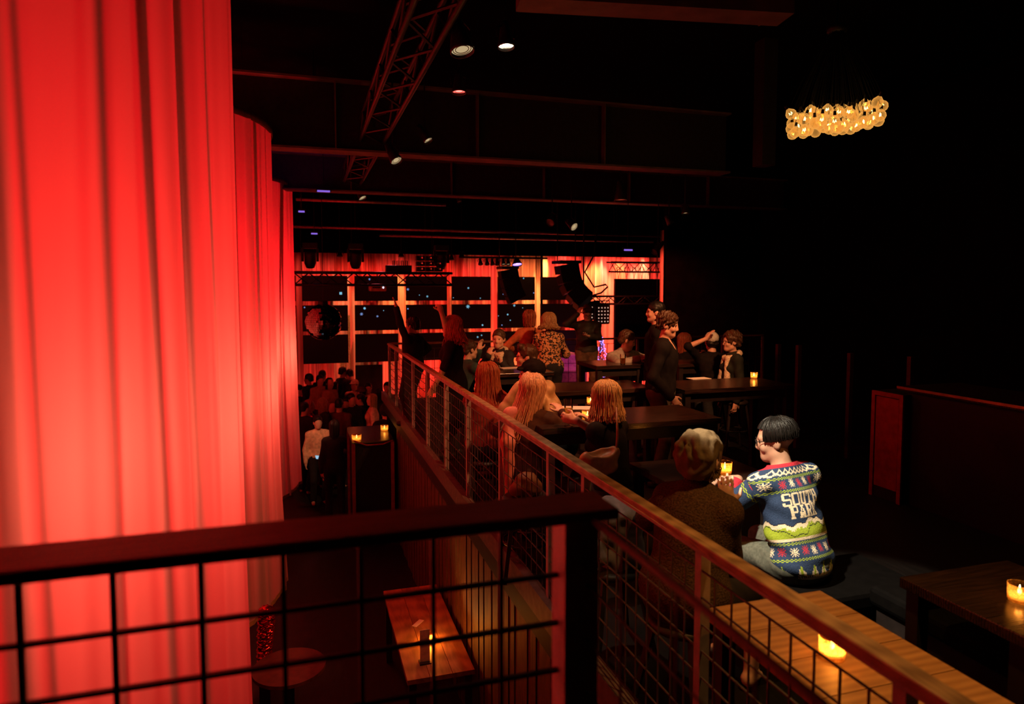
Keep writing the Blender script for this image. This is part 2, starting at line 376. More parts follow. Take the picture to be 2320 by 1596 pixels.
# ------------------------------------------------------------------ stage curtain
def wave_curtain(name, label, x0, x1, Y, z0, z1, m, n=1400, amp=0.11, seed=1, fq=15):
    rg = np.random.default_rng(seed); x = np.linspace(x0, x1, n); nz = 10
    ph = np.cumsum(rg.normal(size=n)) * 0.06
    yy = amp * np.sin(fq * x + 2.2 * np.sin(1.1 * x) + ph) + 0.4 * amp * np.sin(2.3 * fq * x + ph * 2)
    zz = np.linspace(z0, z1, nz)
    V = np.stack([np.broadcast_to(x[None], (nz, n)), Y + yy[None] * (1.1 - 0.25 * np.linspace(0, 1, nz))[:, None], np.broadcast_to(zz[:, None], (nz, n))], -1).reshape(-1, 3)
    i, j = np.meshgrid(np.arange(nz - 1), np.arange(n - 1), indexing='ij')
    Q = np.stack([i * n + j, i * n + j + 1, (i + 1) * n + j + 1, (i + 1) * n + j], -1).reshape(-1, 4)
    o = link(name, np_mesh(name, V, Q), m); return tag(o, label, 'curtain')
M_scurt = mat('stage_cloth', (0.62, 0.34, 0.28), 0.85, spec=0.1, var=0.5, scale=3, stretch=(7, 1, 0.12))  # vertical tone streaks put extra fold shading into the cloth colour
wave_curtain('stage_curtain', 'wide pleated curtain behind the grid of video screens', -3.5, 6.6, 18.6, GZ, 3.6, M_scurt, seed=2)
wave_curtain('stage_curtain', 'bright pleated curtain at the end of the stage behind the tree', 6.5, 12.3, 18.2, GZ, 3.6, M_scurt, 900, 0.10, 4, 11)
cs = at_Y(1501, 655, 12.55)
wave_curtain('leg_curtain', 'narrow tall red curtain strip at the edge of the black side wall', cs.x - 0.045, cs.x + 0.045, 12.6, GZ, at_Y(1501, 522, 12.6).z, M_scurt, 60, 0.02, 6, 90)
ga = at_Y(786, 715, 18.1); gb = at_Y(793, 715, 18.1)
M_seq = mat('gold_sequins', (0.75, 0.55, 0.28), 0.35, 0.5, 0.6, var=0.8, scale=70, bump=0.8)
wave_curtain('sequin_curtain', 'narrow gold sequin curtain strip beside the screen gap', ga.x, gb.x, 18.15, GZ + 0.28, ga.z, M_seq, 40, 0.02, 8, 60)
wave_curtain('sequin_curtain', 'short gold sequin curtain behind the dancers near the doorway', at_Y(769, 820, 18.1).x, at_Y(785, 820, 18.1).x, 18.18, GZ + 0.28, at_Y(775, 822, 18.1).z, M_seq, 60, 0.03, 9, 40)
bz = at_Y(1000, 577, 16.6).z
bord = MB(); bord.box((3, 16.6, (bz + 5.2) / 2), (19, 0.08, 5.2 - bz)); bo = bord.build('stage_border', M_black); tag(bo, 'black border masking the top of the stage curtains', 'border', kind='structure')
# ------------------------------------------------------------------ stage and hall lamps
RED = (1.0, 0.035, 0.02); RED2 = (1.0, 0.07, 0.05); AMB = (1.0, 0.42, 0.10); WARM = (1.0, 0.66, 0.32); ORG = (1.0, 0.30, 0.08); PUR = (0.35, 0.05, 1.0); MAG = (1.0, 0.02, 0.35)
def stage_wash():
    for u, pw, c in [(690, 120, RED2), (800, 120, RED), (900, 110, RED2), (1010, 110, RED), (1110, 150, RED2), (1210, 170, ORG), (1300, 170, RED2), (1400, 200, RED2), (1470, 150, RED2)]:
        p = at_Y(u, 655, 16.9); lamp('stage_floor_light', 'SPOT', (p.x, 17.3, GZ + 0.25), pw * 2.7, c, (p.x, 18.5, 1.6), 0.1, 110, 0.9)
        lamp('stage_top_light', 'SPOT', (p.x + 0.2, 17.5, 3.3), pw * 1.4, c, (p.x + 0.2, 18.6, 0.6), 0.1, 100, 0.9)
    for u, pw, c, an in [(770, 160, WARM, 26), (909, 520, AMB, 24), (1046, 150, AMB, 22), (1217, 700, AMB, 26), (1333, 420, AMB, 20), (1360, 300, WARM, 16), (1390, 260, AMB, 16), (790, 160, AMB, 14), (1440, 260, WARM, 24)]:
        p = at_Y(u, 655, 18.4); lamp('stage_spot_light', 'SPOT', (p.x, 17.75, 3.35), pw, c, (p.x, 18.45, 1.3), 0.05, an + 20, 0.8)
stage_wash()
# balcony lamps
pS = Vector((0.82, 2.5, 3.5))
lamp('key_spot', 'SPOT', pS, 1050, (1.0, 0.86, 0.62), at_d(1765, 1085, 3.75), 0.05, 23, 0.2)
lamp('red_fill', 'SPOT', (-0.2, 5.9, 3.7), 110, RED, (2.2, 6.2, 1.0), 0.15, 95, 0.6)  # added red fill in place of the curtains' spill, no fixture; next one too
lamp('red_fill', 'SPOT', (-0.1, 10.3, 3.6), 120, RED, (3.2, 8.5, 1.0), 0.15, 85, 0.6)
lamp('amber_spot', 'SPOT', (3.3, 3.4, 4.3), 620, (1.0, 0.34, 0.11), (2.05, 5.4, 1.15), 0.08, 40, 0.5)
lamp('amber_spot', 'SPOT', (3.9, 3.9, 4.3), 1000, (1.0, 0.36, 0.13), (3.7, 7.2, 1.35), 0.08, 44, 0.5)
pR = Vector((1.15, 3.1, 3.45)); pT = Vector((1.95, 1.75, 3.3))
lamp('crowd_warm', 'SPOT', (0.35, 8.6, 3.4), 420, (1.0, 0.45, 0.22), at_z(726, 990, -0.6), 0.05, 11, 0.4)  # added to highlight the man in cream shirt, no fixture
lamp('crowd_pink', 'SPOT', (2.0, 15.5, 3.2), 120, (1.0, 0.12, 0.15), (1.2, 13.5, -0.6), 0.1, 50, 0.6)
lamp('stage_violet', 'SPOT', (7.2, 14.6, 2.6), 130, (1.0, 0.05, 0.4), (7.0, 16.6, -0.2), 0.1, 60, 0.6)
lamp('leg_wash', 'SPOT', (cs.x - 0.9, 11.3, 2.6), 260, (1.0, 0.10, 0.05), (cs.x, 12.55, 1.9), 0.06, 70, 0.7)  # added to brighten the narrow leg curtain, no fixture
# ------------------------------------------------------------------ railings
W_rail = wood('rail_wood', (0.16, 0.085, 0.04), (0.36, 0.22, 0.11), 0.38, (9, 1, 9), 3.0, 0.5)
W_rail2 = wood('rail_wood_dark', (0.20, 0.10, 0.055), (0.38, 0.21, 0.12), 0.45, (1, 9, 9), 3.0, 0.3)
M_post = mat('post_steel', (0.30, 0.24, 0.23), 0.45, 0.1, 0.4, var=0.2)
def mesh_panel(t, a, b, z0, z1, step, r, org):
    """welded wire panel between two posts (wires a few millimetres thick)"""
    a = Vector(a); b = Vector(b); mb = MB(); d = (b - a); L = d.length; d.normalize(); n = max(1, round(L / step))
    for i in range(1, n): p = a + d * (L * i / n); mb.bar((p.x, p.y, z0), (p.x, p.y, z1), r * 2)
    m = max(1, round((z1 - z0) / step))
    for j in range(m + 1): z = z0 + (z1 - z0) * j / m; mb.bar((a.x, a.y, z), (b.x, b.y, z), r * 2)
    WIRE = mat('wire_steel', (0.07, 0.055, 0.055), 0.5, 0.2, 0.4)
    mb.v = [(v[0] - org[0], v[1] - org[1], v[2] - org[2]) for v in mb.v]
    o = mb.build('wire_panel', WIRE, t); o['kind'] = 'stuff'; return o
YS = [0.35, 1.25, 2.13, 3.21, 3.74, 4.78, 5.84, 6.81, 7.89, 9.0, 9.9, 10.75, 11.6]
t = thing('balcony_railing', 'long balcony railing with pale wooden handrail, red-lit posts and wire mesh', 'railing', (XR, YS[0], 0))
MB().box((0, (YS[-1] - YS[0]) / 2, 1.064), (0.062, YS[-1] - YS[0] + 0.06, 0.032)).build('handrail', W_rail, t, bevel=0.006)
MB().box((0, (YS[-1] - YS[0]) / 2, 1.04), (0.04, YS[-1] - YS[0] + 0.04, 0.016)).build('top_bar', M_post, t)
pmesh = MB().box((0, 0, 0.52), (0.04, 0.04, 1.03)).mesh('post')
for Y in YS: link('post', pmesh, M_post, t, (0, Y - YS[0], 0))
for a, b in zip(YS[:-1], YS[1:]): mesh_panel(t, (XR - 0.012, a, 0), (XR - 0.012, b, 0), 0.17, 0.97, 0.1, 0.0028, (XR, YS[0], 0))
FX = 8.9
t = thing('balcony_railing', 'far cross railing between the balcony and the stage', 'railing', (XR, 11.65, 0))
MB().box(((FX - XR) / 2, 0, 1.064), (FX - XR, 0.062, 0.032)).build('handrail', W_rail2, t)
n = 8
for i in range(1, n + 1): link('post', pmesh, M_post, t, ((FX - XR) * i / n, 0, 0))
for i in range(n): mesh_panel(t, (XR + (FX - XR) * i / n, 11.65, 0), (XR + (FX - XR) * (i + 1) / n, 11.65, 0), 0.1, 0.97, 0.16, 0.004, (XR, 11.65, 0))
# landing railing, close to the lens
LY, LX, LZ = 1.31, 0.555, 1.55
t = thing('landing_railing', 'blurred dark wooden railing of the landing with wide wire mesh', 'railing', (LX, LY, 0.5))
R0 = LZ - 0.5
MB().box((-1.15, 0, R0 - 0.012), (2.3 + 0.12, 0.135, 0.024)).build('handrail', W_rail2, t, bevel=0.006)
MB().tube([(0.0, 0.0, R0 - 0.02), (0.0, -1.2, R0 - 0.02)], 0.007, 10).build('side_bar', mat('dull_bar', (0.16, 0.12, 0.08), 0.5), t, True)
MB().box((-0.012, 0.0, (R0 - 0.024) / 2), (0.075, 0.075, R0 - 0.024)).build('corner_post', mat('galvanised_post', (0.55, 0.5, 0.5), 0.4, 0.2, 0.5), t)
MB().box((0.0, -1.17, (R0 - 0.04) / 2), (0.05, 0.05, R0 - 0.04)).build('post', M_post, t)
wv = MB().box((0, 0, (R0 - 0.024) / 2), (0.009, 0.009, R0 - 0.024)).mesh('wire'); wh = MB().box((-1.15, 0, 0), (2.3, 0.009, 0.009)).mesh('wire'); wh2 = MB().box((0, -0.6, 0), (0.0035, 1.16, 0.0035)).mesh('wire')
wv2 = MB().box((0, 0, (R0 - 0.024) / 2), (0.004, 0.004, R0 - 0.03)).mesh('wire')
for i in range(16): link('wire', wv, M_blackm, t, (-0.465 - LX + 0.1405 * (i - 8), -0.004, 0)) if -0.465 + 0.1405 * (i - 8) < LX - 0.06 else None
for j in range(1, 9): link('wire', wh, M_blackm, t, (0, 0.004, R0 - 0.05 - 0.104 * j))
for i in range(1, 6): link('wire', wv2, M_blackm, t, (0, -0.195 * i, 0))
for j in range(1, 9): link('wire', wh2, M_blackm, t, (0, 0, R0 - 0.05 - 0.115 * j))
# ------------------------------------------------------------------ people
V3 = lambda *a: np.array(a, float)
def nrm(v): return v / (np.linalg.norm(v) + 1e-9)
def rotm(axis, deg): return np.array(Matrix.Rotation(math.radians(deg), 3, axis))
def ik(a, t, l1, l2, hint):
    d = t - a; L = np.linalg.norm(d)
    if L > (l1 + l2) * 0.998: t = a + d / L * (l1 + l2) * 0.998; d = t - a; L = np.linalg.norm(d)
    u = d / L; x = (l1 * l1 - l2 * l2 + L * L) / (2 * L); h = math.sqrt(max(0, l1 * l1 - x * x))
    n = nrm(hint - u * (hint @ u)); return a + u * x + n * h, t
SKIN = mat('skin', (0.62, 0.36, 0.26), 0.5, spec=0.4, var=0.08, scale=30)
SKIN_D = mat('skin_tan', (0.45, 0.24, 0.16), 0.5, spec=0.4, var=0.08, scale=30)
EYE = mat('eye_dark', (0.02, 0.015, 0.012), 0.2, spec=0.6)
FRAME = mat('spectacle_frame', (0.02, 0.015, 0.015), 0.3)
def hairmat(name, c, var=0.5): return mat('hair_' + name, c, 0.42, spec=0.3, var=var, scale=26, stretch=(5, 5, 0.6), bump=0.35)
def add_hand(S, w, d, n, curl, side, sc=1.0, spread=1.0, grip=0.0):
    """palm + five fingers; d = pointing direction, n = palm normal, side=+1 puts the thumb on d x n"""
    d = nrm(d); n = nrm(n - d * (n @ d)); l = np.cross(d, n) * side
    R = np.stack([l, d, n], 1)
    S.ell(w + d * 0.052 * sc, V3(0.040, 0.055, 0.017) * sc, R, 0.012)
    S.cap(w, w + d * 0.03 * sc, 0.026 * sc, 0.027 * sc, 0.015)
    tips = []
    for i, (off, ln) in enumerate([(0.029, 0.072), (0.010, 0.082), (-0.010, 0.077), (-0.028, 0.060)]):
        b = w + d * (0.092 - 0.006 * abs(i - 1.2)) * sc + l * off * sc; a = curl * (1 + 0.12 * i); p = b; ang = a * 0.6
        dd = nrm(d + l * off * 5 * spread * (1 - min(1, curl)))
        for f, sgl in ((0.45, 1), (0.32, 1), (0.23, 1)):
            q = p + (dd * math.cos(ang) + n * math.sin(ang)) * ln * f * sc
            S.cap(p, q, 0.0092 * sc, 0.0082 * sc, 0.004); p = q; ang += a
        tips.append(p)
    tb = w + d * 0.028 * sc + l * 0.030 * sc; t1 = tb + nrm(l * 0.75 + d * 0.7 + n * (0.25 + 0.5 * grip)) * 0.042 * sc; t2 = t1 + nrm(l * (0.35 - 0.5 * grip) + d * 0.9 + n * (0.2 + 0.7 * grip)) * 0.034 * sc
    S.cap(tb, t1, 0.013 * sc, 0.011 * sc, 0.008).cap(t1, t2, 0.0105 * sc, 0.009 * sc, 0.005)
    return w + d * 0.08 * sc + n * 0.03 * sc
def add_head(S, hc, R, f=False, big=1.0):
    g = lambda x, y, z: hc + R @ (V3(x, y, z) * big)
    r = lambda x, y, z: V3(x, y, z) * big
    S.ell(g(0, -0.012, 0.032), r(0.074, 0.094, 0.086), R, 0.02)
    S.ell(g(0, 0.028, -0.03), r(0.060 if not f else 0.057, 0.066, 0.085), R, 0.03)
    S.ell(g(0, 0.067, -0.094), r(0.029 if not f else 0.024, 0.027, 0.025), R, 0.03)
    S.cap(g(-0.046, 0.010, -0.072), g(-0.012, 0.062, -0.095), 0.020 * big, 0.018 * big, 0.025); S.cap(g(0.046, 0.010, -0.072), g(0.012, 0.062, -0.095), 0.020 * big, 0.018 * big, 0.025)
    S.cap(g(-0.034, 0.074, 0.020), g(0.034, 0.074, 0.020), 0.014 * big, None, 0.02)
    for s in (-1, 1):
        S.ell(g(s * 0.031, 0.098, 0.000), r(0.019, 0.016, 0.012), R, 0.012, -1)
        S.ell(g(s * 0.040, 0.066, -0.035), r(0.022, 0.020, 0.024), R, 0.02)
        S.ell(g(s * 0.076, -0.008, -0.012), r(0.011, 0.023, 0.033), R @ rotm('Z', s * 14), 0.006)
    S.cap(g(0, 0.090, 0.008), g(0, 0.103, -0.033), 0.009 * big, 0.0125 * big, 0.014)
    S.cap(g(-0.012, 0.094, -0.040), g(0.012, 0.094, -0.040), 0.010 * big, None, 0.008)
    S.cap(g(-0.019, 0.084, -0.064), g(0.019, 0.084, -0.064), 0.0085 * big, None, 0.006)
    S.cap(g(-0.016, 0.082, -0.076), g(0.016, 0.082, -0.076), 0.0085 * big, None, 0.006)
def lock_hair(name, hc, R, big, length, m, parent, spread=0.0, face=58, nst=150, seed=0, drop=None, back_only=False, volume=1.0, curl=0.0, taper=0.85, part=0.0, tilt=None, rt=0.006, amaxf=48, nphi=110):
    """shell of locks over the skull falling to a given length, with loose strands"""
    rg = np.random.default_rng(seed); ez = V3(0, 0, -1)
    ctr = hc + R @ (V3(0, -0.014, 0.034) * big); rad = V3(0.084, 0.104, 0.096) * big * volume
    def path(phi, n, jit, ln, rr):
        out = []; front = abs(math.degrees(math.atan2(math.sin(phi), math.cos(phi)))) < face
        amax = 100 if not front else amaxf
        k1 = max(4, n // 2)
        ph = phi
        for i in range(k1 + 1):
            al = math.radians(amax) * i / k1 * (0.999) + 0.02
            v = V3(math.sin(ph) * math.sin(al) * rad[0], math.cos(ph) * math.sin(al) * rad[1], math.cos(al) * rad[2]) * (1 + jit * min(1, i / 3))
            out.append(ctr + R @ v)
        if front:
            return out
        base = out[-1]; rdir = R @ V3(math.sin(ph), math.cos(ph), 0); rdir[2] = 0; rdir = nrm(rdir)
        n2 = max(3, n - k1); dirn = ez if tilt is None else nrm(ez + tilt)
        for i in range(1, n2 + 1):
            s = i / n2; p = base + dirn * ln * s + rdir * (spread * s * s - (1 - taper) * 0.07 * s) + rdir * curl * math.sin(s * 9 + rr * 6) * s
            if drop is not None: p = drop(p, s)
            out.append(p)
        return out
    n = 16
    frontset = []
    jits = 0.05 * np.sin(np.arange(nphi) * 1.9) + rg.normal(size=nphi) * 0.018
    lens = length * (1 + 0.10 * rg.normal(size=nphi))
    mb = MB(); rows = []
    for q in range(nphi):
        phi = 2 * math.pi * q / nphi
        rows.append(path(phi, n, jits[q], max(0.01, lens[q]), rg.uniform()))
    for q in range(nphi):
        a = rows[q]; b = rows[(q + 1) % nphi]
        k = min(len(a), len(b)); vs = a[:k] + b[:k]
        mb.add(vs, [(i, i + 1, k + i + 1, k + i) for i in range(k - 1)])
    for q in range(nst):
        phi = rg.uniform(math.radians(face), 2 * math.pi - math.radians(face)); pp = path(phi, 12, rg.uniform(0.03, 0.13), length * rg.uniform(0.75, 1.12), rg.uniform())
        pp = [p + rg.normal(size=3) * 0.002 for p in pp[1:]]; L = len(pp)
        mb.tube(pp, [rt * big * (1 - 0.6 * abs(i / L - 0.4)) for i in range(L)], 5, False)
    o = mb.build(name, m, parent, True); md = o.modifiers.new('s', 'SUBSURF'); md.levels = 0; md.render_levels = 0
    return o
def person(label, x, y, head, H=1.75, seat=None, sex='m', lean=0, side=0, hy=0, hp=0, hr=0, arms=None, hair=None, top=None, bottom=None, skin=SKIN, res=0.009, glasses=False,
           sleeve=1.0, shoe=None, twist=0, feet=None, legs=None, group=None, extra=None, collar=False, z0=0.0, wr=0.004, fat=1.0, hat=None, skirt=None, nose=True, topinf=0.014, knees=None, big=1.0, eyes=True, cat='person', name='person', feet_part=True):
    """head = heading in degrees (0 looks along the hall away from the landing, 90 to +X)"""
    s = H / 1.75; root = thing(name, label, cat, (x, y, z0), (0, 0, -math.radians(head)), group)
    hz = 0.945 * s if seat is None else seat + 0.105
    P = V3(0, 0, hz)
    RB = rotm('Z', -twist) @ rotm('X', -lean) @ rotm('Y', side)
    r, f, u = RB[:, 0], RB[:, 1], RB[:, 2]
    sw = (0.168 if sex == 'm' else 0.140) * s * (0.6 + 0.4 * fat)
    neckb = P + u * 0.515 * s - f * 0.012
    sh = {-1: P + u * 0.438 * s - r * sw, 1: P + u * 0.438 * s + r * sw}
    nd = nrm(u * 0.65 + V3(0, 0, 1) * 0.35)
    hc = neckb + nd * 0.155 * s + f * 0.022
    RH = rotm('Z', -twist) @ rotm('Z', -hy) @ rotm('X', -lean * 0.25) @ rotm('X', -hp) @ rotm('Y', hr)
    B = SDF(); T = SDF(topinf); T0 = None
    def torso(S):
        S.ell(P + u * 0.03 * s, V3(0.165 if sex == 'm' else 0.172, 0.118, 0.125) * s * fat, RB, 0.04)
        S.ell(P + u * 0.17 * s, V3(0.142 if sex == 'm' else 0.122, 0.105, 0.15) * s * fat, RB, 0.05)
        S.ell(P + u * 0.33 * s, V3(0.160 if sex == 'm' else 0.138, 0.115, 0.165) * s * fat, RB, 0.05)
        S.cap(sh[-1], sh[1], 0.052 * s, None, 0.04)
        for q in (-1, 1):
            S.cap(neckb - u * 0.035, sh[q], 0.046 * s, 0.040 * s, 0.05)
            if sex == 'f': S.ell(P + u * 0.325 * s + f * 0.085 * s + r * q * 0.065 * s, V3(0.06, 0.055, 0.06) * s, RB, 0.03)
    torso(B); torso(T)
    B.cap(neckb, hc - nd * 0.03, 0.056 * s if sex == 'm' else 0.048 * s, 0.052 * s if sex == 'm' else 0.045 * s, 0.025)
    add_head(B, hc, RH, sex == 'f', big)
    arms = arms or {}; hands = {}
    for q, key in ((-1, 'L'), (1, 'R')):
        A = arms.get(key, {}); l1, l2 = 0.295 * s, 0.255 * s
        tgt = V3(*A['to']) if 'to' in A else sh[q] + V3(q * 0.07, 0.04, -0.535 * s)
        hint = V3(*A.get('hint', (q * 0.6, -0.6, -0.6)))
        e, wst = ik(sh[q], tgt, l1, l2, hint)
        B.cap(sh[q], e, 0.047 * s, 0.038 * s, 0.03); B.cap(e, wst, 0.041 * s, 0.027 * s, 0.02)
        if sleeve > 0:
            T.cap(sh[q], sh[q] + (e - sh[q]) * min(1, sleeve * 2), 0.046 * s, 0.039 * s, 0.03)
            if sleeve > 0.5: T.cap(e, e + (wst - e) * (sleeve - 0.5) * 2 * 0.96, 0.044 * s, 0.033 * s, 0.025)
        hd = V3(*A['dir']) if 'dir' in A else nrm(wst - e); hn = V3(*A['n']) if 'n' in A else nrm(V3(-q, 0.2, 0))
        hands[key] = add_hand(B, wst, hd, hn, A.get('curl', 0.35), A.get('thumb', -q if 'n' not in A else A.get('thumb', 1)), s, A.get('spread', 0.6), A.get('grip', 0))
    J = SDF(0.012)
    J.ell(P + u * 0.0 * s, V3(0.165 if sex == 'm' else 0.172, 0.12, 0.12) * s * fat, RB, 0.04)
    if seat is None:
        LG = legs or [(-0.10, 0.02), (0.10, -0.02)]
        for q, (fx, fy) in zip((-1, 1), LG):
            hip = P + V3(q * 0.092 * s, 0, -0.02); an = V3(fx, fy, 0.085)
            kn, an = ik(hip, an, 0.43 * s, 0.43 * s, V3(q * 0.1, 1, 0))
            for S, c in ((B, 0), (J, 1)):
                S.cap(hip, kn, 0.084 * s * fat, 0.056 * s, 0.03); S.cap(kn, an, 0.055 * s, 0.038 * s + c * 0.012, 0.025)
            B.cap(an + V3(0, -0.03, -0.045), an + V3(q * 0.02, 0.14, -0.055), 0.036, 0.028, 0.02)
            if shoe and feet_part: 
                SH = SDF(0.008); SH.cap(an + V3(0, -0.04, -0.045), an + V3(q * 0.02, 0.16, -0.052), 0.036, 0.030, 0.02); SH.cap(an, an + V3(0, -0.03, -0.045), 0.038, None, 0.02); link('shoe', SH.mesh('shoe', max(res, 0.012)), shoe, root)
    else:
        KN = knees or [(-0.13, 0.42), (0.13, 0.42)]
        for q, (fx, fy) in zip((-1, 1), KN):
            hip = P + V3(q * 0.092 * s, 0.02, -0.015); kn = V3(fx, fy, seat + 0.07); kn = hip + nrm(kn - hip) * 0.43 * s
            an = V3(kn[0] * 1.02, kn[1] - 0.06, max(0.085, kn[2] - 0.42 * s)) if feet is None else V3(*feet[0 if q < 0 else 1])
            an = kn + nrm(an - kn) * 0.42 * s
            for S, c in ((B, 0), (J, 1)):
                if c and skirt: S.cap(hip, hip + (kn - hip) * 0.72, 0.088 * s * fat, 0.078 * s, 0.04); continue
                S.cap(hip, kn, 0.084 * s * fat, 0.058 * s, 0.03); S.cap(kn, an, 0.056 * s, 0.038 * s + c * 0.012, 0.025)
            B.cap(an + V3(0, -0.03, -0.045), an + V3(0, 0.14, -0.055), 0.036, 0.028, 0.02)
            if shoe and feet_part:
                SH = SDF(0.008); SH.cap(an + V3(0, -0.04, -0.045), an + V3(0, 0.16, -0.052), 0.036, 0.030, 0.02); link('shoe', SH.mesh('shoe', max(res, 0.012)), shoe, root)
    if extra: extra(B, T, J, dict(P=P, u=u, f=f, r=r, s=s, neckb=neckb, sh=sh, hc=hc, RH=RH, RB=RB, root=root))
    link('body', B.mesh('body', res), skin, root)
    if top is not None: link('top', T.mesh('top', res * 1.5 if res > 0.008 else res * 1.3, (wr, 42, int(abs(x * 100)) + 3) if wr else None), top, root)
    if bottom is not None: link('trousers' if skirt is None else 'skirt', J.mesh('trousers', res * 1.7, (wr, 38, int(abs(y * 90)) + 5) if wr else None), bottom, root)
    g = lambda a, b, c: hc + RH @ (V3(a, b, c) * big)
    if eyes and res < 0.015:
        for q in (-1, 1):
            MB().lathe([(0.0005, -0.008), (0.006, -0.006), (0.0085, 0), (0.006, 0.006), (0.0005, 0.008)], 10, Vector(g(q * 0.031, 0.0815, 0.0))).build('eye', EYE, root, True)
    if hair:
        st = hair.get('style', 'short'); hm = hair['m']
        if st == 'short':
            S = SDF(); v = hair.get('vol', 1.0)
            S.ell(g(0, -0.016, 0.040), V3(0.083, 0.104, 0.092) * big * v, RH, 0.02)
            S.cap(g(-0.04, -0.075, -0.03), g(0.04, -0.075, -0.03), 0.034 * big, None, 0.03)
            for q in (-1, 1): S.cap(g(q * 0.066, 0.0, 0.03), g(q * 0.068, 0.018, -0.015), 0.018 * big, 0.010 * big, 0.02)
            if hair.get('fringe'): 
                for q in range(-3, 4): S.cap(g(q * 0.018, 0.05, 0.10), g(q * 0.021 + 0.004, 0.098 - abs(q) * 0.006, 0.038), 0.020 * big, 0.009 * big, 0.012)
            if hair.get('quiff'): S.cap(g(-0.045, 0.06, 0.105), g(0.05, 0.065, 0.105), 0.032 * big, 0.028, 0.03)
            S.ell(g(0, 0.115, -0.045), V3(0.070, 0.075, 0.095) * big, RH, 0.012, -1)
            if not hair.get('fringe'): S.ell(g(0, 0.12, 0.01), V3(0.058, 0.05, 0.055) * big, RH, 0.015, -1)
            for q in (-1, 1): S.ell(g(q * 0.095, 0.0, -0.05), V3(0.04, 0.05, 0.055) * big, RH, 0.01, -1)
            link('hair', S.mesh('hair', min(res, 0.008) if res < 0.02 else res, (hair.get('wr', 0.008), hair.get('fr', 120), 7)), hm, root)
        else:
            lock_hair('hair', hc, RH, big, hair.get('len', 0.3), hm, root, **{k: v for k, v in hair.items() if k in ('spread', 'face', 'nst', 'seed', 'drop', 'volume', 'curl', 'taper', 'tilt', 'rt', 'amaxf', 'nphi')})
    if glasses:
        mb = MB()
        for q in (-1, 1):
            pts = [Vector(g(q * 0.034 + 0.024 * math.cos(a), 0.106 - 0.006 * abs(math.cos(a)), -0.002 + 0.018 * math.sin(a))) for a in np.linspace(0, 2 * math.pi, 15)]
            mb.tube(pts, 0.0022, 6); mb.tube([Vector(g(q * 0.058, 0.098, 0.006)), Vector(g(q * 0.078, 0.02, 0.008)), Vector(g(q * 0.079, -0.02, -0.004))], 0.0022, 6)
        mb.tube([Vector(g(-0.01, 0.108, 0.004)), Vector(g(0.01, 0.108, 0.004))], 0.002, 6)
        mb.build('spectacles', FRAME, root, True)
    root['_hc'] = [float(v) for v in hc]
    return root, dict(P=P, u=u, f=f, r=r, s=s, neckb=neckb, sh=sh, hc=hc, RH=RH, RB=RB, hands=hands, g=g)

STOOLS = []
def put(label, u, v, d, head, H=1.72, seated=False, floor=0.0, shift=(0, 0), **kw):
    """place a person so that the middle of the head is seen at pixel (u, v) at depth d; the height follows from the floor or the seat"""
    W = at_d(u, v, d); lean = kw.get('lean', 0); side = kw.get('side', 0); twist = kw.get('twist', 0)
    def local(H, hz):
        s = H / 1.75; RB = rotm('Z', -twist) @ rotm('X', -lean) @ rotm('Y', side); uu, ff = RB[:, 2], RB[:, 1]
        return V3(0, 0, hz) + uu * 0.515 * s - ff * 0.012 + nrm(uu * 0.65 + V3(0, 0, 1) * 0.35) * 0.155 * s + ff * 0.022
    if seated:
        l = local(H, 0.0); seat = W.z - floor - l[2] - 0.105; kw['seat'] = seat
    else:
        H = 1.7
        for _ in range(6):
            l = local(H, 0.945 * H / 1.75); H *= (W.z - floor) / l[2]
        l = local(H, 0.945 * H / 1.75)
    q = np.array(Matrix.Rotation(-math.radians(head), 3, 'Z')) @ l
    x, y = W.x - q[0], W.y - q[1]

    for A in (kw.get('arms') or {}).values():
        if 'px' in A: A['to'] = local_of(*A['px'], x, y, head, floor)
    r, info = person(label, x, y, head, H=H, z0=floor, **kw)
    info['root'] = r; info['xy'] = (x, y); info['seat'] = kw.get('seat'); info['head'] = head
    if seated: STOOLS.append((x, y, kw['seat'], head, label))
    Rw = np.array(Matrix.Rotation(-math.radians(head), 3, 'Z'))
    info['w'] = lambda p: Vector(Rw @ np.array(p)) + Vector((x, y, floor))
    return info
def local_of(u, v, d, x, y, head, floor=0.0):
    W = at_d(u, v, d); R = np.array(Matrix.Rotation(math.radians(head), 3, 'Z')); return tuple(R @ np.array([W.x - x, W.y - y, W.z - floor]))
M_bk = mat('black_knit', (0.010, 0.008, 0.008), 0.85, spec=0.1)
M_bk2 = mat('black_wool', (0.014, 0.009, 0.008), 0.9, spec=0.1)
M_jean = mat('black_denim', (0.02, 0.02, 0.022), 0.8, spec=0.15)
M_shoe = mat('shoe_leather', (0.015, 0.012, 0.012), 0.5)
HB = hairmat('black', (0.008, 0.006, 0.005)); HBR = hairmat('brown', (0.06, 0.028, 0.014)); HBL = hairmat('blonde', (0.52, 0.30, 0.12), 0.45)
HRED = hairmat('auburn', (0.28, 0.07, 0.03)); HDB = hairmat('dark_blonde', (0.30, 0.17, 0.07)); HST = hairmat('strawberry', (0.55, 0.26, 0.13), 0.45)
kw = dict(bottom=M_jean, shoe=M_shoe)
# woman with bob, holding a glass

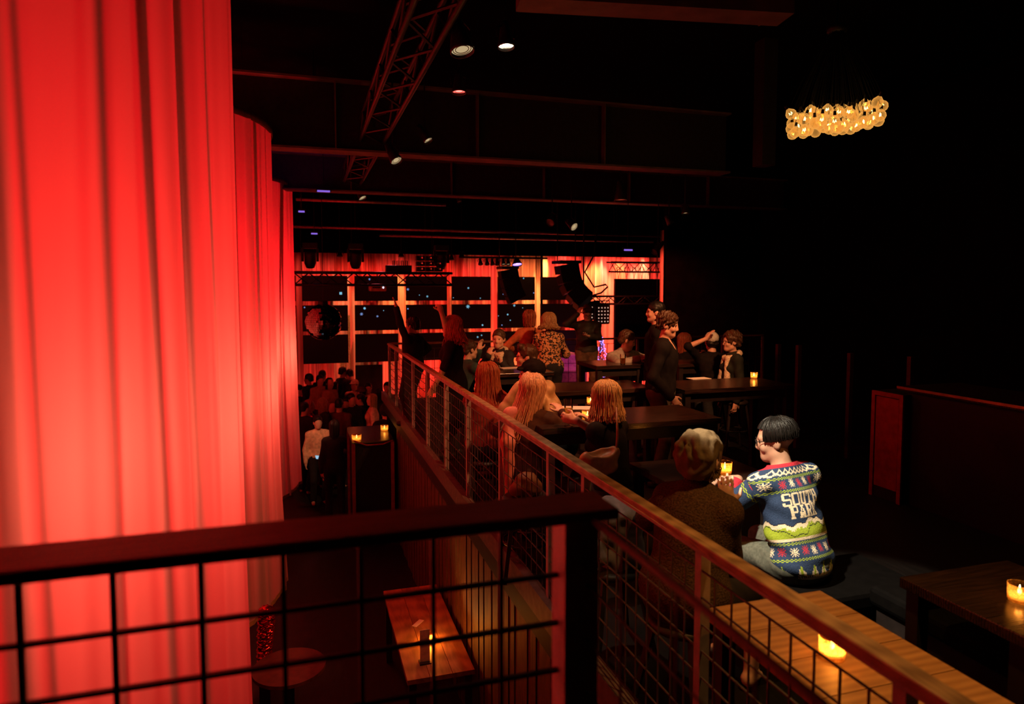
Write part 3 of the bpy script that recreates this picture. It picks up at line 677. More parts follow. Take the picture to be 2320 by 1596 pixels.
P3 = put('seated woman with straight blonde bob and black sleeveless top holding a tall glass', 1368, 903, 4.8, -28, seated=True, sex='f', H=1.66, lean=8, top=M_bk, sleeve=0.35, res=0.0085,
         hair=dict(style='long', len=0.15, m=HBL, face=62, nst=260, seed=3, spread=0.03, volume=1.04, taper=1.0, rt=0.005),
         arms={'L': dict(px=(1306, 953, 4.85), hint=(0.3, -1, -0.5), dir=(-0.5, 0.85, 0.15), n=(0.7, 0.5, 0), curl=0.95, grip=0.6, thumb=-1), 'R': dict(to=(0.2, 0.35, 1.0), n=(0, 0, -1), thumb=-1)}, knees=[(-0.12, 0.4), (0.14, 0.4)], **kw)
P4 = put('seated woman with very long strawberry blonde hair and brown coat by the railing', 1207, 886, 5.15, 28, seated=True, sex='f', H=1.66, lean=14, top=mat('brown_coat', (0.055, 0.022, 0.014), 0.85, spec=0.1), res=0.0085,
         hair=dict(style='long', len=0.36, m=HST, face=55, nst=300, seed=5, spread=0.05, volume=1.06, tilt=V3(-0.28, -0.05, 0), taper=1.0, rt=0.006),
         arms={'L': dict(to=(-0.16, 0.42, 1.02), n=(0, 0, -1)), 'R': dict(to=(0.2, 0.4, 1.02), n=(0, 0, -1))}, **kw)
def hood(B, T, J, k):
    T.cap(k['neckb'] - k['f'] * 0.07 - k['u'] * 0.02 - k['r'] * 0.06, k['neckb'] - k['f'] * 0.07 - k['u'] * 0.02 + k['r'] * 0.06, 0.055, None, 0.03)
    T.cap(k['neckb'] - k['f'] * 0.06 - k['r'] * 0.08, k['neckb'] + k['f'] * 0.05 - k['r'] * 0.07, 0.03, None, 0.03); T.cap(k['neckb'] - k['f'] * 0.06 + k['r'] * 0.08, k['neckb'] + k['f'] * 0.05 + k['r'] * 0.07, 0.03, None, 0.03)
P5 = put('seated man in tan hooded jacket and black knit cap resting chin on hand', 1204, 848, 6.0, -62, seated=True, H=1.76, lean=26, hp=-8, fat=1.08, top=mat('tan_fleece', (0.50, 0.28, 0.13), 0.9, spec=0.1), res=0.0095, extra=hood, wr=0.005,
         hair=dict(style='short', m=HBR, wr=0.003), skin=SKIN,
         arms={'L': dict(px=(1180, 872, 5.75), hint=(0.1, 0.4, -1), dir=(0.3, -0.25, 0.9), n=(0.3, -0.9, 0.1), curl=0.9, thumb=1), 'R': dict(to=(0.16, 0.34, 0.86), n=(0, 0, -1), thumb=1)}, **kw)
def capk(info, m, big=1.0):
    S = SDF(); g = info['g']; RH = info['RH']
    S.ell(g(0, -0.018, 0.052), V3(0.090, 0.110, 0.088), RH, 0.01); S.ell(g(0, 0.03, -0.06), V3(0.2, 0.2, 0.085), RH, 0.01, -1)
    S.ell(g(0, 0.09, 0.045), V3(0.085, 0.04, 0.018), RH, 0.012)
    link('knit_cap', S.mesh('knit_cap', 0.007, (0.003, 150, 3)), m, info['root'])
capk(P5, mat('black_cap', (0.012, 0.008, 0.007), 0.95, spec=0.05))
P6 = put('bespectacled man with swept brown hair facing the pointing woman', 1193, 808, 6.9, -72, seated=True, H=1.78, lean=6, glasses=True, top=M_bk, res=0.0095, hair=dict(style='short', m=HBR, quiff=1, wr=0.005), **kw)
P7 = put('seated woman with long red hair and spectacles in maroon top', 1100, 853, 6.25, 12, seated=True, sex='f', H=1.68, lean=12, hy=-58, glasses=True, top=mat('maroon_knit', (0.22, 0.03, 0.02), 0.9, spec=0.1), res=0.0095,
         hair=dict(style='long', len=0.30, m=HRED, face=58, nst=260, seed=8, spread=0.06, volume=1.05, taper=1.0, rt=0.006), fat=1.1,
         arms={'L': dict(to=(-0.04, 0.36, 0.98), hint=(-0.1, -0.4, -1), n=(0, 0, -1)), 'R': dict(to=(0.15, 0.42, 1.0), n=(0, 0, -1))}, **kw)

P8 = put('standing woman in black dress with wavy auburn hair pointing over the hall', 1022, 741, 8.0, -68, sex='f', top=M_bk, sleeve=0.5, res=0.01155, glasses=True,
         hair=dict(style='long', len=0.20, m=HRED, face=60, nst=200, seed=2, spread=0.05, curl=0.02, volume=1.08, taper=1.0, rt=0.007),
         arms={'R': dict(px=(998, 702, 7.8), hint=(0.6, 0.2, -0.6), curl=0.75, n=(0, 0, -1), thumb=-1), 'L': dict(to=(-0.30, 0.16, 0.88), hint=(-1, -0.6, 0), curl=0.5)}, fat=1.1,
         extra=lambda B, T, J, k: (T.cap(k['P'] - V3(0, 0, 0.05), k['P'] - V3(0, 0, 0.36), 0.17, 0.20, 0.08), J.cap(k['P'], k['P'] - V3(0, 0, 0.1), 0.1, 0.1, 0.05)), **kw)

P9 = put('standing person in dark coat flinging one arm up at the far end of the railing', 934, 738, 9.9, -50, top=M_bk2, res=0.0115, fat=1.25, hair=dict(style='short', m=HB, vol=1.05),
         arms={'L': dict(px=(897, 694, 9.7), hint=(-0.3, 0.2, -1), curl=0.15, spread=1.0, n=(0, 0, -1), thumb=-1), 'R': dict(to=(0.32, 0.12, 0.95), hint=(1, -0.6, 0))}, **kw)
def scarf(m):
    def f(B, T, J, k):
        S = SDF(); n = k['neckb']; s = 1.0
        for q in range(12):
            a = q / 12 * 6.283; b = (q + 1) / 12 * 6.283
            S.cap(n + k['r'] * 0.085 * math.cos(a) + k['f'] * (0.085 * math.sin(a) + 0.01) - k['u'] * (0.03 + 0.03 * math.sin(a)), n + k['r'] * 0.085 * math.cos(b) + k['f'] * (0.085 * math.sin(b) + 0.01) - k['u'] * (0.03 + 0.03 * math.sin(b)), 0.03, None, 0.02)
        for q in (-1, 1): S.cap(n + k['r'] * q * 0.05 + k['f'] * 0.10 - k['u'] * 0.06, n + k['r'] * q * 0.11 + k['f'] * 0.16 - k['u'] * 0.42, 0.032, 0.04, 0.03)
        link('scarf', S.mesh('scarf', 0.010, (0.006, 90, 5)), m, k['root'])
    return f
M_scarf = mat('cream_scarf', (0.62, 0.52, 0.38), 0.9, spec=0.1, var=0.35, scale=60)
P10 = put('smiling seated woman with short hair, cream scarf and dark jacket', 1130, 768, 8.9, -135, seated=True, sex='f', H=1.66, lean=6, hy=-12, top=mat('charcoal_jacket', (0.02, 0.018, 0.02), 0.8), res=0.01155, hair=dict(style='short', m=HBR, wr=0.006), extra=scarf(M_scarf),
          arms={'L': dict(to=(-0.16, 0.28, 1.06), n=(0, -1, 0.2), hint=(-0.4, 0.2, -1)), 'R': dict(px=(1106, 806, 8.55), hint=(0.6, 0.2, -1), dir=(-0.2, -0.3, 0.9), n=(0, -1, 0), curl=0.8, thumb=-1)}, **kw)
P11 = put('person in dark green sleeves gesturing beside the smiling woman', 1064, 792, 8.6, 70, seated=True, H=1.68, lean=10, top=mat('green_jacket', (0.03, 0.055, 0.05), 0.8), res=0.0115, hair=dict(style='short', m=HBR),
          arms={'R': dict(to=(0.12, 0.36, 1.02), n=(0, 0, -1), hint=(0.8, 0, -1)), 'L': dict(to=(-0.1, 0.33, 1.2), dir=(0, 0.1, 1), n=(1, 0, 0), hint=(-0.8, 0, -1))}, **kw)
def strap(info, m):
    g = lambda a, b, c: Vector(info['P'] + info['r'] * a + info['f'] * b + info['u'] * c); mb = MB()
    pts = [g(0.075, -0.05, 0.50), g(0.05, -0.145, 0.42), g(0.0, -0.155, 0.30), g(-0.06, -0.14, 0.18), g(-0.12, -0.11, 0.06)]
    for a, b in zip(pts[:-1], pts[1:]): mb.bar(a, b, 0.006, 0.032, up=info['f'])
    mb.build('bag_strap', m, info['root'])
P12 = put('standing woman in rust jumper with black strap across her back', 1199, 722, 10.25, 6, sex='f', lean=2, top=mat('rust_knit', (0.45, 0.12, 0.05), 0.9, spec=0.1), res=0.0115, hair=dict(style='long', len=0.12, m=HRED, nst=120, seed=4, volume=1.05), arms={'L': dict(to=(-0.22, 0.2, 1.08), hint=(-1, -0.5, -0.4)), 'R': dict(to=(0.2, 0.2, 1.08), hint=(1, -0.5, -0.4))}, fat=1.1, **kw)
strap(P12, M_bk)
def leopard():
    m = bpy.data.materials.new('leopard_cloth'); m.use_nodes = True; nt = m.node_tree; b = nt.nodes['Principled BSDF']; b.inputs['Roughness'].default_value = 0.85
    tc = nt.nodes.new('ShaderNodeTexCoord'); v = nt.nodes.new('ShaderNodeTexNoise'); v.inputs['Scale'].default_value = 38; v.inputs['Detail'].default_value = 1; v.inputs['Distortion'].default_value = 0.6
    cr = nt.nodes.new('ShaderNodeValToRGB'); cr.color_ramp.interpolation = 'CONSTANT'; cr.color_ramp.elements[0].color = (0.02, 0.012, 0.01, 1); cr.color_ramp.elements[1].position = 0.5; cr.color_ramp.elements[1].color = (0.55, 0.28, 0.12, 1)
    nt.links.new(tc.outputs['Object'], v.inputs['Vector']); nt.links.new(v.outputs[0], cr.inputs[0]); nt.links.new(cr.outputs[0], b.inputs['Base Color']); return m
P13 = put('standing woman in leopard print jacket with wavy dark blonde hair', 1243, 731, 9.6, 18, sex='f', lean=14, top=leopard(), res=0.0115, wr=0.007, hair=dict(style='long', len=0.10, m=HDB, nst=160, seed=6, volume=1.16, curl=0.02, spread=0.05), fat=1.2, arms={'L': dict(to=(-0.15, 0.42, 1.05)), 'R': dict(to=(0.18, 0.42, 1.05))}, **kw)
P14 = put('standing man in black bomber jacket scratching his forehead over a phone', 1331, 708, 11.5, 196, lean=8, hp=34, glasses=True, fat=1.12, top=mat('bomber_jacket', (0.035, 0.030, 0.022), 0.55, spec=0.4), bottom=mat('brown_trousers', (0.14, 0.08, 0.045), 0.85), shoe=M_shoe, res=0.012,
          hair=dict(style='short', m=HBR, quiff=1), arms={'R': dict(px=(1309, 712, 11.3), hint=(1, 0.2, -0.6), dir=(-0.45, -0.1, 0.9), n=(-0.6, -0.6, 0), curl=0.45, thumb=-1), 'L': dict(px=(1335, 762, 11.15), hint=(-0.8, 0, -0.8), dir=(0.55, 0.6, 0.1), n=(0, 0, 1), curl=0.5, thumb=1)})
def collar_(B, T, J, k):
    n = k['neckb'] + k['u'] * 0.01
    for q in (-1, 1):
        T.cap(n - k['f'] * 0.055, n + k['r'] * q * 0.06, 0.018, None, 0.01); T.cap(n + k['r'] * q * 0.06, n + k['f'] * 0.075 + k['r'] * q * 0.02 - k['u'] * 0.04, 0.018, 0.014, 0.01)
P15 = put('seated man in grey collared shirt leaning on a high table with hands clasped', 1421, 771, 8.6, 172, seated=True, H=1.78, lean=22, hy=-62, hp=12, fat=1.12, top=mat('grey_shirt', (0.30, 0.28, 0.25), 0.85, spec=0.15), res=0.01155, wr=0.006, extra=collar_, hair=dict(style='short', m=HBR),
          arms={'L': dict(to=(-0.10, 0.50, 1.14), hint=(-1, 0, -0.3), dir=(0.9, 0.2, 0), n=(0, 0, -1), curl=0.7, thumb=-1), 'R': dict(to=(0.02, 0.52, 1.14), hint=(1, 0, -0.3), dir=(-0.9, 0.2, 0), n=(0, 0, -1), curl=0.7)}, **kw)
P16 = put('tall standing man in black looking sideways behind the curly haired man', 1485, 707, 8.0, -66, top=M_bk, res=0.0095, hair=dict(style='short', m=HB, wr=0.003), **kw)
def vneck(B, T, J, k):
    T.ell(k['neckb'] + k['f'] * 0.10 - k['u'] * 0.02, V3(0.06, 0.08, 0.07), k['RB'], 0.01, -1)
P17 = put('standing man with curly dark hair in black v-neck sweater, hand hanging', 1513, 736, 6.8, 128, lean=5, hp=10, top=M_bk, fat=1.12, res=0.0075, hair=dict(style='short', m=HBR, vol=1.1, wr=0.014, fr=150), extra=vneck,
          bottom=mat('olive_trousers', (0.06, 0.045, 0.03), 0.85), shoe=M_shoe, arms={'R': dict(to=(0.24, 0.14, 0.95), hint=(0.6, -1, 0), curl=0.4, n=(-0.5, -0.6, 0), thumb=1)})
P18 = put('seated woman with straight long auburn hair touching the table', 1551, 774, 10.0, 62, seated=True, sex='f', H=1.66, lean=10, top=M_bk, res=0.0115, hair=dict(style='long', len=0.26, m=HRED, nst=120, seed=12),
          arms={'R': dict(to=(0.1, 0.5, 1.02), n=(0, 0, -1)), 'L': dict(to=(-0.12, 0.5, 1.02), n=(0, 0, -1))}, **kw)
P19 = put('seated person in black with a white cap and raised forearm', 1612, 775, 9.05, 20, seated=True, H=1.7, lean=8, top=M_bk, res=0.0115, sleeve=0.55, hair=dict(style='short', m=HB),
          arms={'L': dict(px=(1600, 768, 8.85), hint=(-1, 0.2, -0.6), n=(1, 0, 0), dir=(0.5, 0, 0.8)), 'R': dict(to=(0.1, 0.45, 1.02), n=(0, 0, -1))}, **kw)
capk(P19, mat('white_cap', (0.55, 0.55, 0.5), 0.9))
P20 = put('seated woman with curly dark hair, spectacles and pale scarf facing the white cap', 1657, 774, 8.45, -80, seated=True, sex='f', H=1.66, lean=4, glasses=True, top=mat('green_black_coat', (0.012, 0.016, 0.012), 0.85), res=0.01155, hair=dict(style='short', m=HBR, vol=1.15, wr=0.016, fr=110), extra=scarf(M_scarf), **kw)
# ------------------------------------------------------------------ the pair at the near table
from mathutils.bvhtree import BVHTree
YN = [mat('knit_navy', (0.030, 0.052, 0.115), 0.9, spec=0.1, var=0.2, scale=160, bump=0.3), mat('knit_cream', (0.78, 0.66, 0.48), 0.9, spec=0.1, var=0.12, scale=160, bump=0.3),
      mat('knit_red', (0.45, 0.03, 0.05), 0.9, spec=0.1, var=0.15, scale=160, bump=0.3), mat('knit_green', (0.32, 0.42, 0.04), 0.9, spec=0.1, var=0.15, scale=160, bump=0.3),
      mat('knit_dark', (0.015, 0.016, 0.03), 0.9, spec=0.1), mat('knit_wine', (0.16, 0.012, 0.018), 0.9, spec=0.1, var=0.15, scale=160, bump=0.3)]
GL = {'S': ['.#######.', '#########', '##.....##', '##.......', '########.', '.########', '.......##', '##.....##', '#########', '.#######.'],
      'O': ['.#######.', '#########', '##.....##', '##.....##', '##.....##', '##.....##', '##.....##', '##.....##', '#########', '.#######.'],
      'U': ['####.####', '####.####', '.##...##.', '.##...##.', '.##...##.', '.##...##.', '.##...##.', '.##...##.', '.#######.', '..#####..'],
      'T': ['#########', '#########', '##.###.##', '#..###..#', '...###...', '...###...', '...###...', '...###...', '..#####..', '..#####..'],
      'H': ['####.####', '####.####', '.##...##.', '.##...##.', '.#######.', '.#######.', '.##...##.', '.##...##.', '####.####', '####.####'],
      'P': ['########.', '#########', '.###...##', '.###...##', '.########', '.#######.', '.###.....', '.###.....', '#####....', '#####....'],
      'A': ['..#####..', '..#####..', '...###...', '..##.##..', '..##.##..', '.##...##.', '.#######.', '.#######.', '####.####', '####.####'],
      'R': ['########.', '#########', '.###...##', '.###...##', '.#######.', '.######..', '.###.##..', '.###..##.', '#####.###', '#####.###'],
      'K': ['####.####', '####.####', '.##..##..', '.##.##...', '.####....', '.####....', '.##.##...', '.##..##..', '####.####', '####.####']}
FL = ['.#..#..#.', '..#.#.#..', '#..###..#', '.##.#.##.', '..#####..', '.##.#.##.', '#..###..#', '..#.#.#..', '.#..#..#.']
NR, NC = 136, 212
def sweater_pattern():
    A = np.zeros((NR, NC), int)                                    # row 0 = neck, column NC/2 = middle of the back
    def chk(r):
        for i in range(3):
            for c in range(NC):
                if (c // 2 + i) % 2 == 0: A[r + i, c] = 3
    def stamp(rows, r0, c0, v):
        for i, row in enumerate(rows):
            for j, ch in enumerate(row):
                if ch == '#': A[(r0 + i) % NR, (c0 + j) % NC] = v
    A[0:4] = 2
    for c in range(NC):
        q = abs((c % 10) - 5)
        for i in (0, 1): A[5 + q + i, c] = 1; A[9 + (5 - q) // 2 + i, c] = 1
    chk(14); chk(28)
    for k, c in enumerate(range(2, NC - 6, 14)): stamp(FL, 18 - (k % 2 == 0), c, 2 if k % 2 else 1)
    mid = NC // 2 - 4
    for wd, r0, sc2 in (('SOUTH', 32, 12), ('PARK', 46, 12)):
        x0 = mid - len(wd) * sc2 // 2
        for i, ch in enumerate(wd):
            rows = GL[ch]; rows = rows[:3] + rows[2:4] + rows[3:7] + rows[6:8] + rows[7:]; rows = [q_[:2] + q_[1] + q_[2:6] + q_[6:7] + q_[6:] for q_ in rows]
            stamp(rows, r0, x0 + i * sc2, 1)
    for c in range(NC):                                            # hills with pale tops
        h1 = 61 + int(6 * abs(math.sin(c * 0.052 + 0.6)) + 1.5 * math.sin(c * 0.35))
        A[h1 - 1, c] = 4; A[h1:h1 + 4 + (c % 5 == 0) + (c % 7 < 2), c] = 1; A[h1 + 4 + (c % 5 == 0) + (c % 7 < 2):80, c] = 3
        A[min(79, h1 + 8 + int(4 * math.sin(c * 0.09))), c] = 4
    A[80:83] = 1; A[83] = 0
    chk(84); chk(101)
    for k, c in enumerate(range(4, NC - 6, 13)): stamp(FL, 89 + (k % 2), c, 1 if k % 2 else 2)
    for c in range(NC):                                            # fir trees above the hem
        d = c % 17; hgt = max(0, 12 - abs(d - 8) * 2) + (c % 3)
        A[122 - hgt:126, c] = 1
        if d in (7, 8, 9): A[122 - hgt:126 - 5, c] = 3
        if (c * 7) % 11 < 4: A[120:123, c] = 4
    A[126:] = 5
    return A
P1 = put('seated man in patterned navy holiday sweater and spectacles, back to the bench', 1757, 996, 3.85, -4, seated=True, H=1.74, lean=17, side=-3, hy=-46, hp=6, glasses=True, res=0.0075, skin=SKIN_D, top=None,
         bottom=mat('grey_green_denim', (0.10, 0.105, 0.085), 0.85, spec=0.2, var=0.25, scale=60), shoe=M_shoe, wr=0.006, knees=[(-0.16, 0.40), (0.10, 0.42)],
         hair=dict(style='long', len=0.012, m=HB, face=52, amaxf=66, nst=420, seed=31, volume=1.0, taper=0.7, rt=0.0045),
         arms={'L': dict(px=(1672, 1088, 4.0), hint=(-0.8, -0.2, -0.7), dir=(-0.8, 0.55, 0.0), n=(0, 0, -1), curl=0.45), 'R': dict(to=(0.10, 0.52, 0.78), hint=(1, -0.1, -0.6), n=(0, 0, -1))})
def sweater(k):
    P, u, f, r, s, sh, neckb = k['P'], k['u'], k['f'], k['r'], k['s'], k['sh'], k['neckb']
    S = SDF(0.016)
    S.ell(P + u * 0.01 * s, V3(0.175, 0.128, 0.12) * s, k['RB'], 0.04); S.ell(P + u * 0.17 * s, V3(0.160, 0.118, 0.15) * s, k['RB'], 0.05); S.ell(P + u * 0.33 * s, V3(0.165, 0.118, 0.165) * s, k['RB'], 0.05)
    S.cap(sh[-1], sh[1], 0.054 * s, None, 0.04)
    for q in (-1, 1): S.cap(neckb - u * 0.03, sh[q], 0.050 * s, 0.044 * s, 0.05)
    S.cap(neckb - u * 0.05, neckb + u * 0.04, 0.066 * s, 0.054 * s, 0.03)
    me = S.mesh('tmp', 0.011, (0.007, 30, 4)); vs = [v.co.copy() for v in me.vertices]; bv = BVHTree.FromPolygons(vs, [tuple(p.vertices) for p in me.polygons]); bpy.data.meshes.remove(me)
    ang = np.linspace(-math.pi, math.pi, 4001); ex, ey = 0.19 * np.sin(ang), -0.14 * np.cos(ang)
    arc = np.concatenate([[0], np.cumsum(np.hypot(np.diff(ex), np.diff(ey)))]); arc /= arc[-1]
    phi = np.interp(np.linspace(0, 1, NC + 1), arc, ang)
    hs = np.linspace(0.535, -0.13, NR + 1)
    V = np.zeros((NR + 1, NC + 1, 3))
    for i, h in enumerate(hs):
        o0 = P + u * h * s
        for j, a in enumerate(phi):
            d = r * math.sin(a) - f * math.cos(a); hit = bv.ray_cast(Vector(o0 + d * 0.6), Vector(-d), 0.6)[0]
            if hit is None: V[i, j] = (V[i - 1, j] - u * 0.0047) if i else o0 + d * 0.07
            else: V[i, j] = hit
    for _ in range(1): V[1:-1] = 0.5 * V[1:-1] + 0.25 * (V[2:] + V[:-2])
    n = NC + 1; i, j = np.meshgrid(np.arange(NR), np.arange(NC), indexing='ij')
    Q = np.stack([i * n + j, (i + 1) * n + j, (i + 1) * n + j + 1, i * n + j + 1], -1).reshape(-1, 4)
    me = np_mesh('sweater', V.reshape(-1, 3), Q, True, sweater_pattern().reshape(-1))
    for m in YN: me.materials.append(m)
    link('sweater', me, None, k['root'])
    return V
sweater(P1)
def sleeve_mesh(k, q, tgt, hint):
    e, w_ = ik(k['sh'][q], np.array(tgt), 0.295 * k['s'], 0.255 * k['s'], np.array(hint, float)); a = k['sh'][q]
    pts = []; n1, n2, nc = 46, 40, 44
    for i in range(n1): pts.append((a + (e - a) * i / n1, 0.068 - 0.012 * i / n1))
    for i in range(n2 + 1): pts.append((e + (w_ - e) * i / n2 * 0.96, 0.056 - 0.018 * i / n2))
    C = np.array([p[0] for p in pts]); rr = np.array([p[1] for p in pts])
    for _ in range(10): C[1:-1] = 0.5 * C[1:-1] + 0.25 * (C[2:] + C[:-2])
    T_ = np.gradient(C, axis=0); T_ /= np.linalg.norm(T_, axis=1)[:, None]; up = V3(0, 0, 1); V = np.zeros((len(C), nc, 3)); rg = np.random.default_rng(3)
    for i in range(len(C)):
        x = nrm(np.cross(T_[i], up)); y = np.cross(x, T_[i])
        for j in range(nc):
            t = 2 * math.pi * j / nc; ro = rr[i] * (1 + 0.05 * math.sin(i * 0.5 + 2 * math.sin(t)) * (abs(i - n1) < 22)); V[i, j] = C[i] + (x * math.cos(t) + y * math.sin(t)) * ro
    L = len(C); A = np.zeros((L - 1, nc), int)
    A[3:5] = 2
    for c in range(nc):
        for i in range(3):
            if (c // 2 + i) % 2: A[9 + i, c] = 3
    for c0 in (3, 17, 31):
        for i, row in enumerate(FL):
            for j, ch in enumerate(row):
                if ch == '#': A[24 + i, (c0 + j) % nc] = 2
    A[38:54] = 3; A[38] = 4; A[54:57] = 1; A[60:62] = 3; A[L - 13:] = 2
    i, j = np.meshgrid(np.arange(L - 1), np.arange(nc), indexing='ij'); Q = np.stack([i * nc + j, i * nc + (j + 1) % nc, (i + 1) * nc + (j + 1) % nc, (i + 1) * nc + j], -1).reshape(-1, 4)
    me = np_mesh('sleeve', V.reshape(-1, 3), Q, True, A.reshape(-1))
    for m in YN: me.materials.append(m)
    link('sleeve', me, None, k['root'])
_t = local_of(1672, 1088, 4.0, *P1['xy'], -4)
sleeve_mesh(P1, -1, _t, (-0.8, -0.2, -0.7)); sleeve_mesh(P1, 1, (0.10, 0.52, 0.78), (1, -0.1, -0.6))
# person with slouchy beanie
M_fleece = mat('brown_fleece', (0.075, 0.042, 0.022), 0.95, spec=0.05, var=0.5, scale=120, bump=0.8)
M_bean = mat('beanie_jersey', (0.13, 0.088, 0.048), 0.95, spec=0.05, var=0.12, scale=90, bump=0.2)
_x, _y = at_d(1590, 1042, 3.3).x, at_d(1590, 1042, 3.3).y
P2 = put('seated person in slouchy taupe beanie and dark brown fleece, hand raised', 1592, 1040, 3.3, 62, seated=True, sex='f', H=1.70, lean=14, hy=-6, fat=1.26, top=M_fleece, res=0.0085, wr=0.003, sleeve=0.95, topinf=0.024,
         bottom=mat('dark_skirt', (0.02, 0.014, 0.012), 0.8), shoe=None, skirt=True, knees=[(-0.1, 0.42), (0.16, 0.42)],
         hair=dict(style='long', len=0.10, m=hairmat('mouse', (0.16, 0.09, 0.04)), face=60, nst=150, seed=15, spread=0.0, curl=0.02, volume=0.95, taper=0.7, rt=0.004),
         arms={'R': dict(px=(1652, 1150, 3.4), hint=(0.25, -0.5, -1), dir=(-0.22, 0.05, 0.95), n=(-0.4, 0.9, 0.1), curl=0.25, spread=1.4, thumb=-1), 'L': dict(to=(-0.2, 0.42, 0.78), n=(0, 0, -1), hint=(-1, -0.2, -0.5))})
def beanie(k):
    g = k['g']; R = k['RH']; S = SDF()
    S.ell(g(0, -0.028, 0.060), V3(0.098, 0.122, 0.092), R, 0.02); S.ell(g(0.0, -0.105, 0.015), V3(0.088, 0.062, 0.088), R, 0.05); S.ell(g(0, -0.085, -0.035), V3(0.082, 0.060, 0.050), R, 0.04)
    S.ell(g(0, 0.075, -0.045), V3(0.11, 0.10, 0.085), R, 0.01, -1)
    for q in range(6):                                              # gathered folds
        a = (q - 2.2) * 0.47 + 0.15 * math.sin(q * 5); pr = None
        for th in (64, 40, 15, -12, -38, -62):
            th2 = math.radians(th); aa = a + 0.22 * math.sin(th2 * 2 + q)
            cur = g(0.100 * math.sin(aa) * math.cos(th2), -0.045 - 0.135 * math.cos(aa) * math.cos(th2), 0.05 + 0.095 * math.sin(th2))
            if pr is not None: S.cap(pr, cur, 0.006, 0.008, 0.022)
            pr = cur
    link('beanie', S.mesh('beanie', 0.006, (0.007, 62, 8)), M_bean, k['root'])
beanie(P2)
bpy.data.objects.remove(bpy.data.objects.get('tmp')) if bpy.data.objects.get('tmp') else None
# ------------------------------------------------------------------ dancers on the floor below
CR = [(699, 859, -60, 's', 0), (731, 851, 30, 's', 0), (725, 862, 160, 's', 3), (747, 869, 150, 'l', 3), (777, 843, 60, 's', 0), (791, 848, -40, 's', 0), (764, 876, 120, 'l', 1), (803, 873, -150, 'c', 4),
      (818, 890, -90, 'c', 0), (834, 880, 180, 's', 0), (816, 905, -80, 's', 0), (842, 906, -85, 'l', 5), (860, 893, 20, 'l', 0), (877, 878, -160, 's', 1), (690, 888, 170, 's', 1), (678, 884, 90, 's', 0),
      (702, 919, 70, 'l', 6), (733, 915, 60, 'l', 0), (754, 927, 185, 'b', 7), (769, 917, 20, 's', 1), (784, 914, -170, 's', 0), (796, 905, 150, 's', 0), (720, 957, 170, 's', 8), (690, 925, 40, 's', 0), (757, 968, 0, 'l', 0), (873, 931, -20, 'h', 0)]
CT = [mat('crowd_black', (0.014, 0.010, 0.010), 0.85), mat('crowd_maroon', (0.10, 0.02, 0.02), 0.85), mat('crowd_brown', (0.10, 0.05, 0.03), 0.85), mat('crowd_tan', (0.38, 0.20, 0.10), 0.85), mat('crowd_white', (0.7, 0.6, 0.4), 0.85),
      mat('crowd_pink', (0.75, 0.30, 0.26), 0.85), mat('crowd_sequin', (0.35, 0.03, 0.06), 0.25, 0.6, 0.6, var=0.9, scale=60), mat('crowd_suit', (0.03, 0.015, 0.018), 0.8), mat('crowd_cream', (0.70, 0.45, 0.28), 0.85)]
CLAB = ['man in dark hoodie at the draped column end of the dance floor', 'tall man in black in front of the pale curtain strip', 'person in black beside the tan backed dancer', 'long haired person in tan coat among the dancers',
        'dark haired man farthest away by the sequin curtain', 'man in black next to the doorway edge', 'red lit woman with long hair turning her face', 'person in pale cap and white shirt by the doorway',
        'person in round beanie in front of the doorway', 'man holding both hands to his face in the doorway', 'man in black jumper seen in profile', 'long haired woman in pink top facing the black jumper',
        'long haired person in black beside the pink top', 'red faced man close to the balcony front', 'man with receding hair beside the draped column', 'dark figure half hidden by the draped column',
        'woman in red sequinned top', 'woman with pale hair in black top', 'bald bearded man in dark suit with purple tie', 'man in maroon behind the bald man', 'person in black behind the suited man', 'short haired person in black between the beanie and the suit',
        'man in cream shirt nearest the landing', 'large dark figure in front of the sequinned woman', 'long haired dark figure beside the cream shirt', 'hooded figure next to the candle counter']
CLAB[2] = 'person with tan back turned to the tall man in black'
HZc = GZ + 1.62
slab('floor_riser', -3.4, 1.3, 15.45, 18.2, GZ, GZ + 0.28, M_floor)
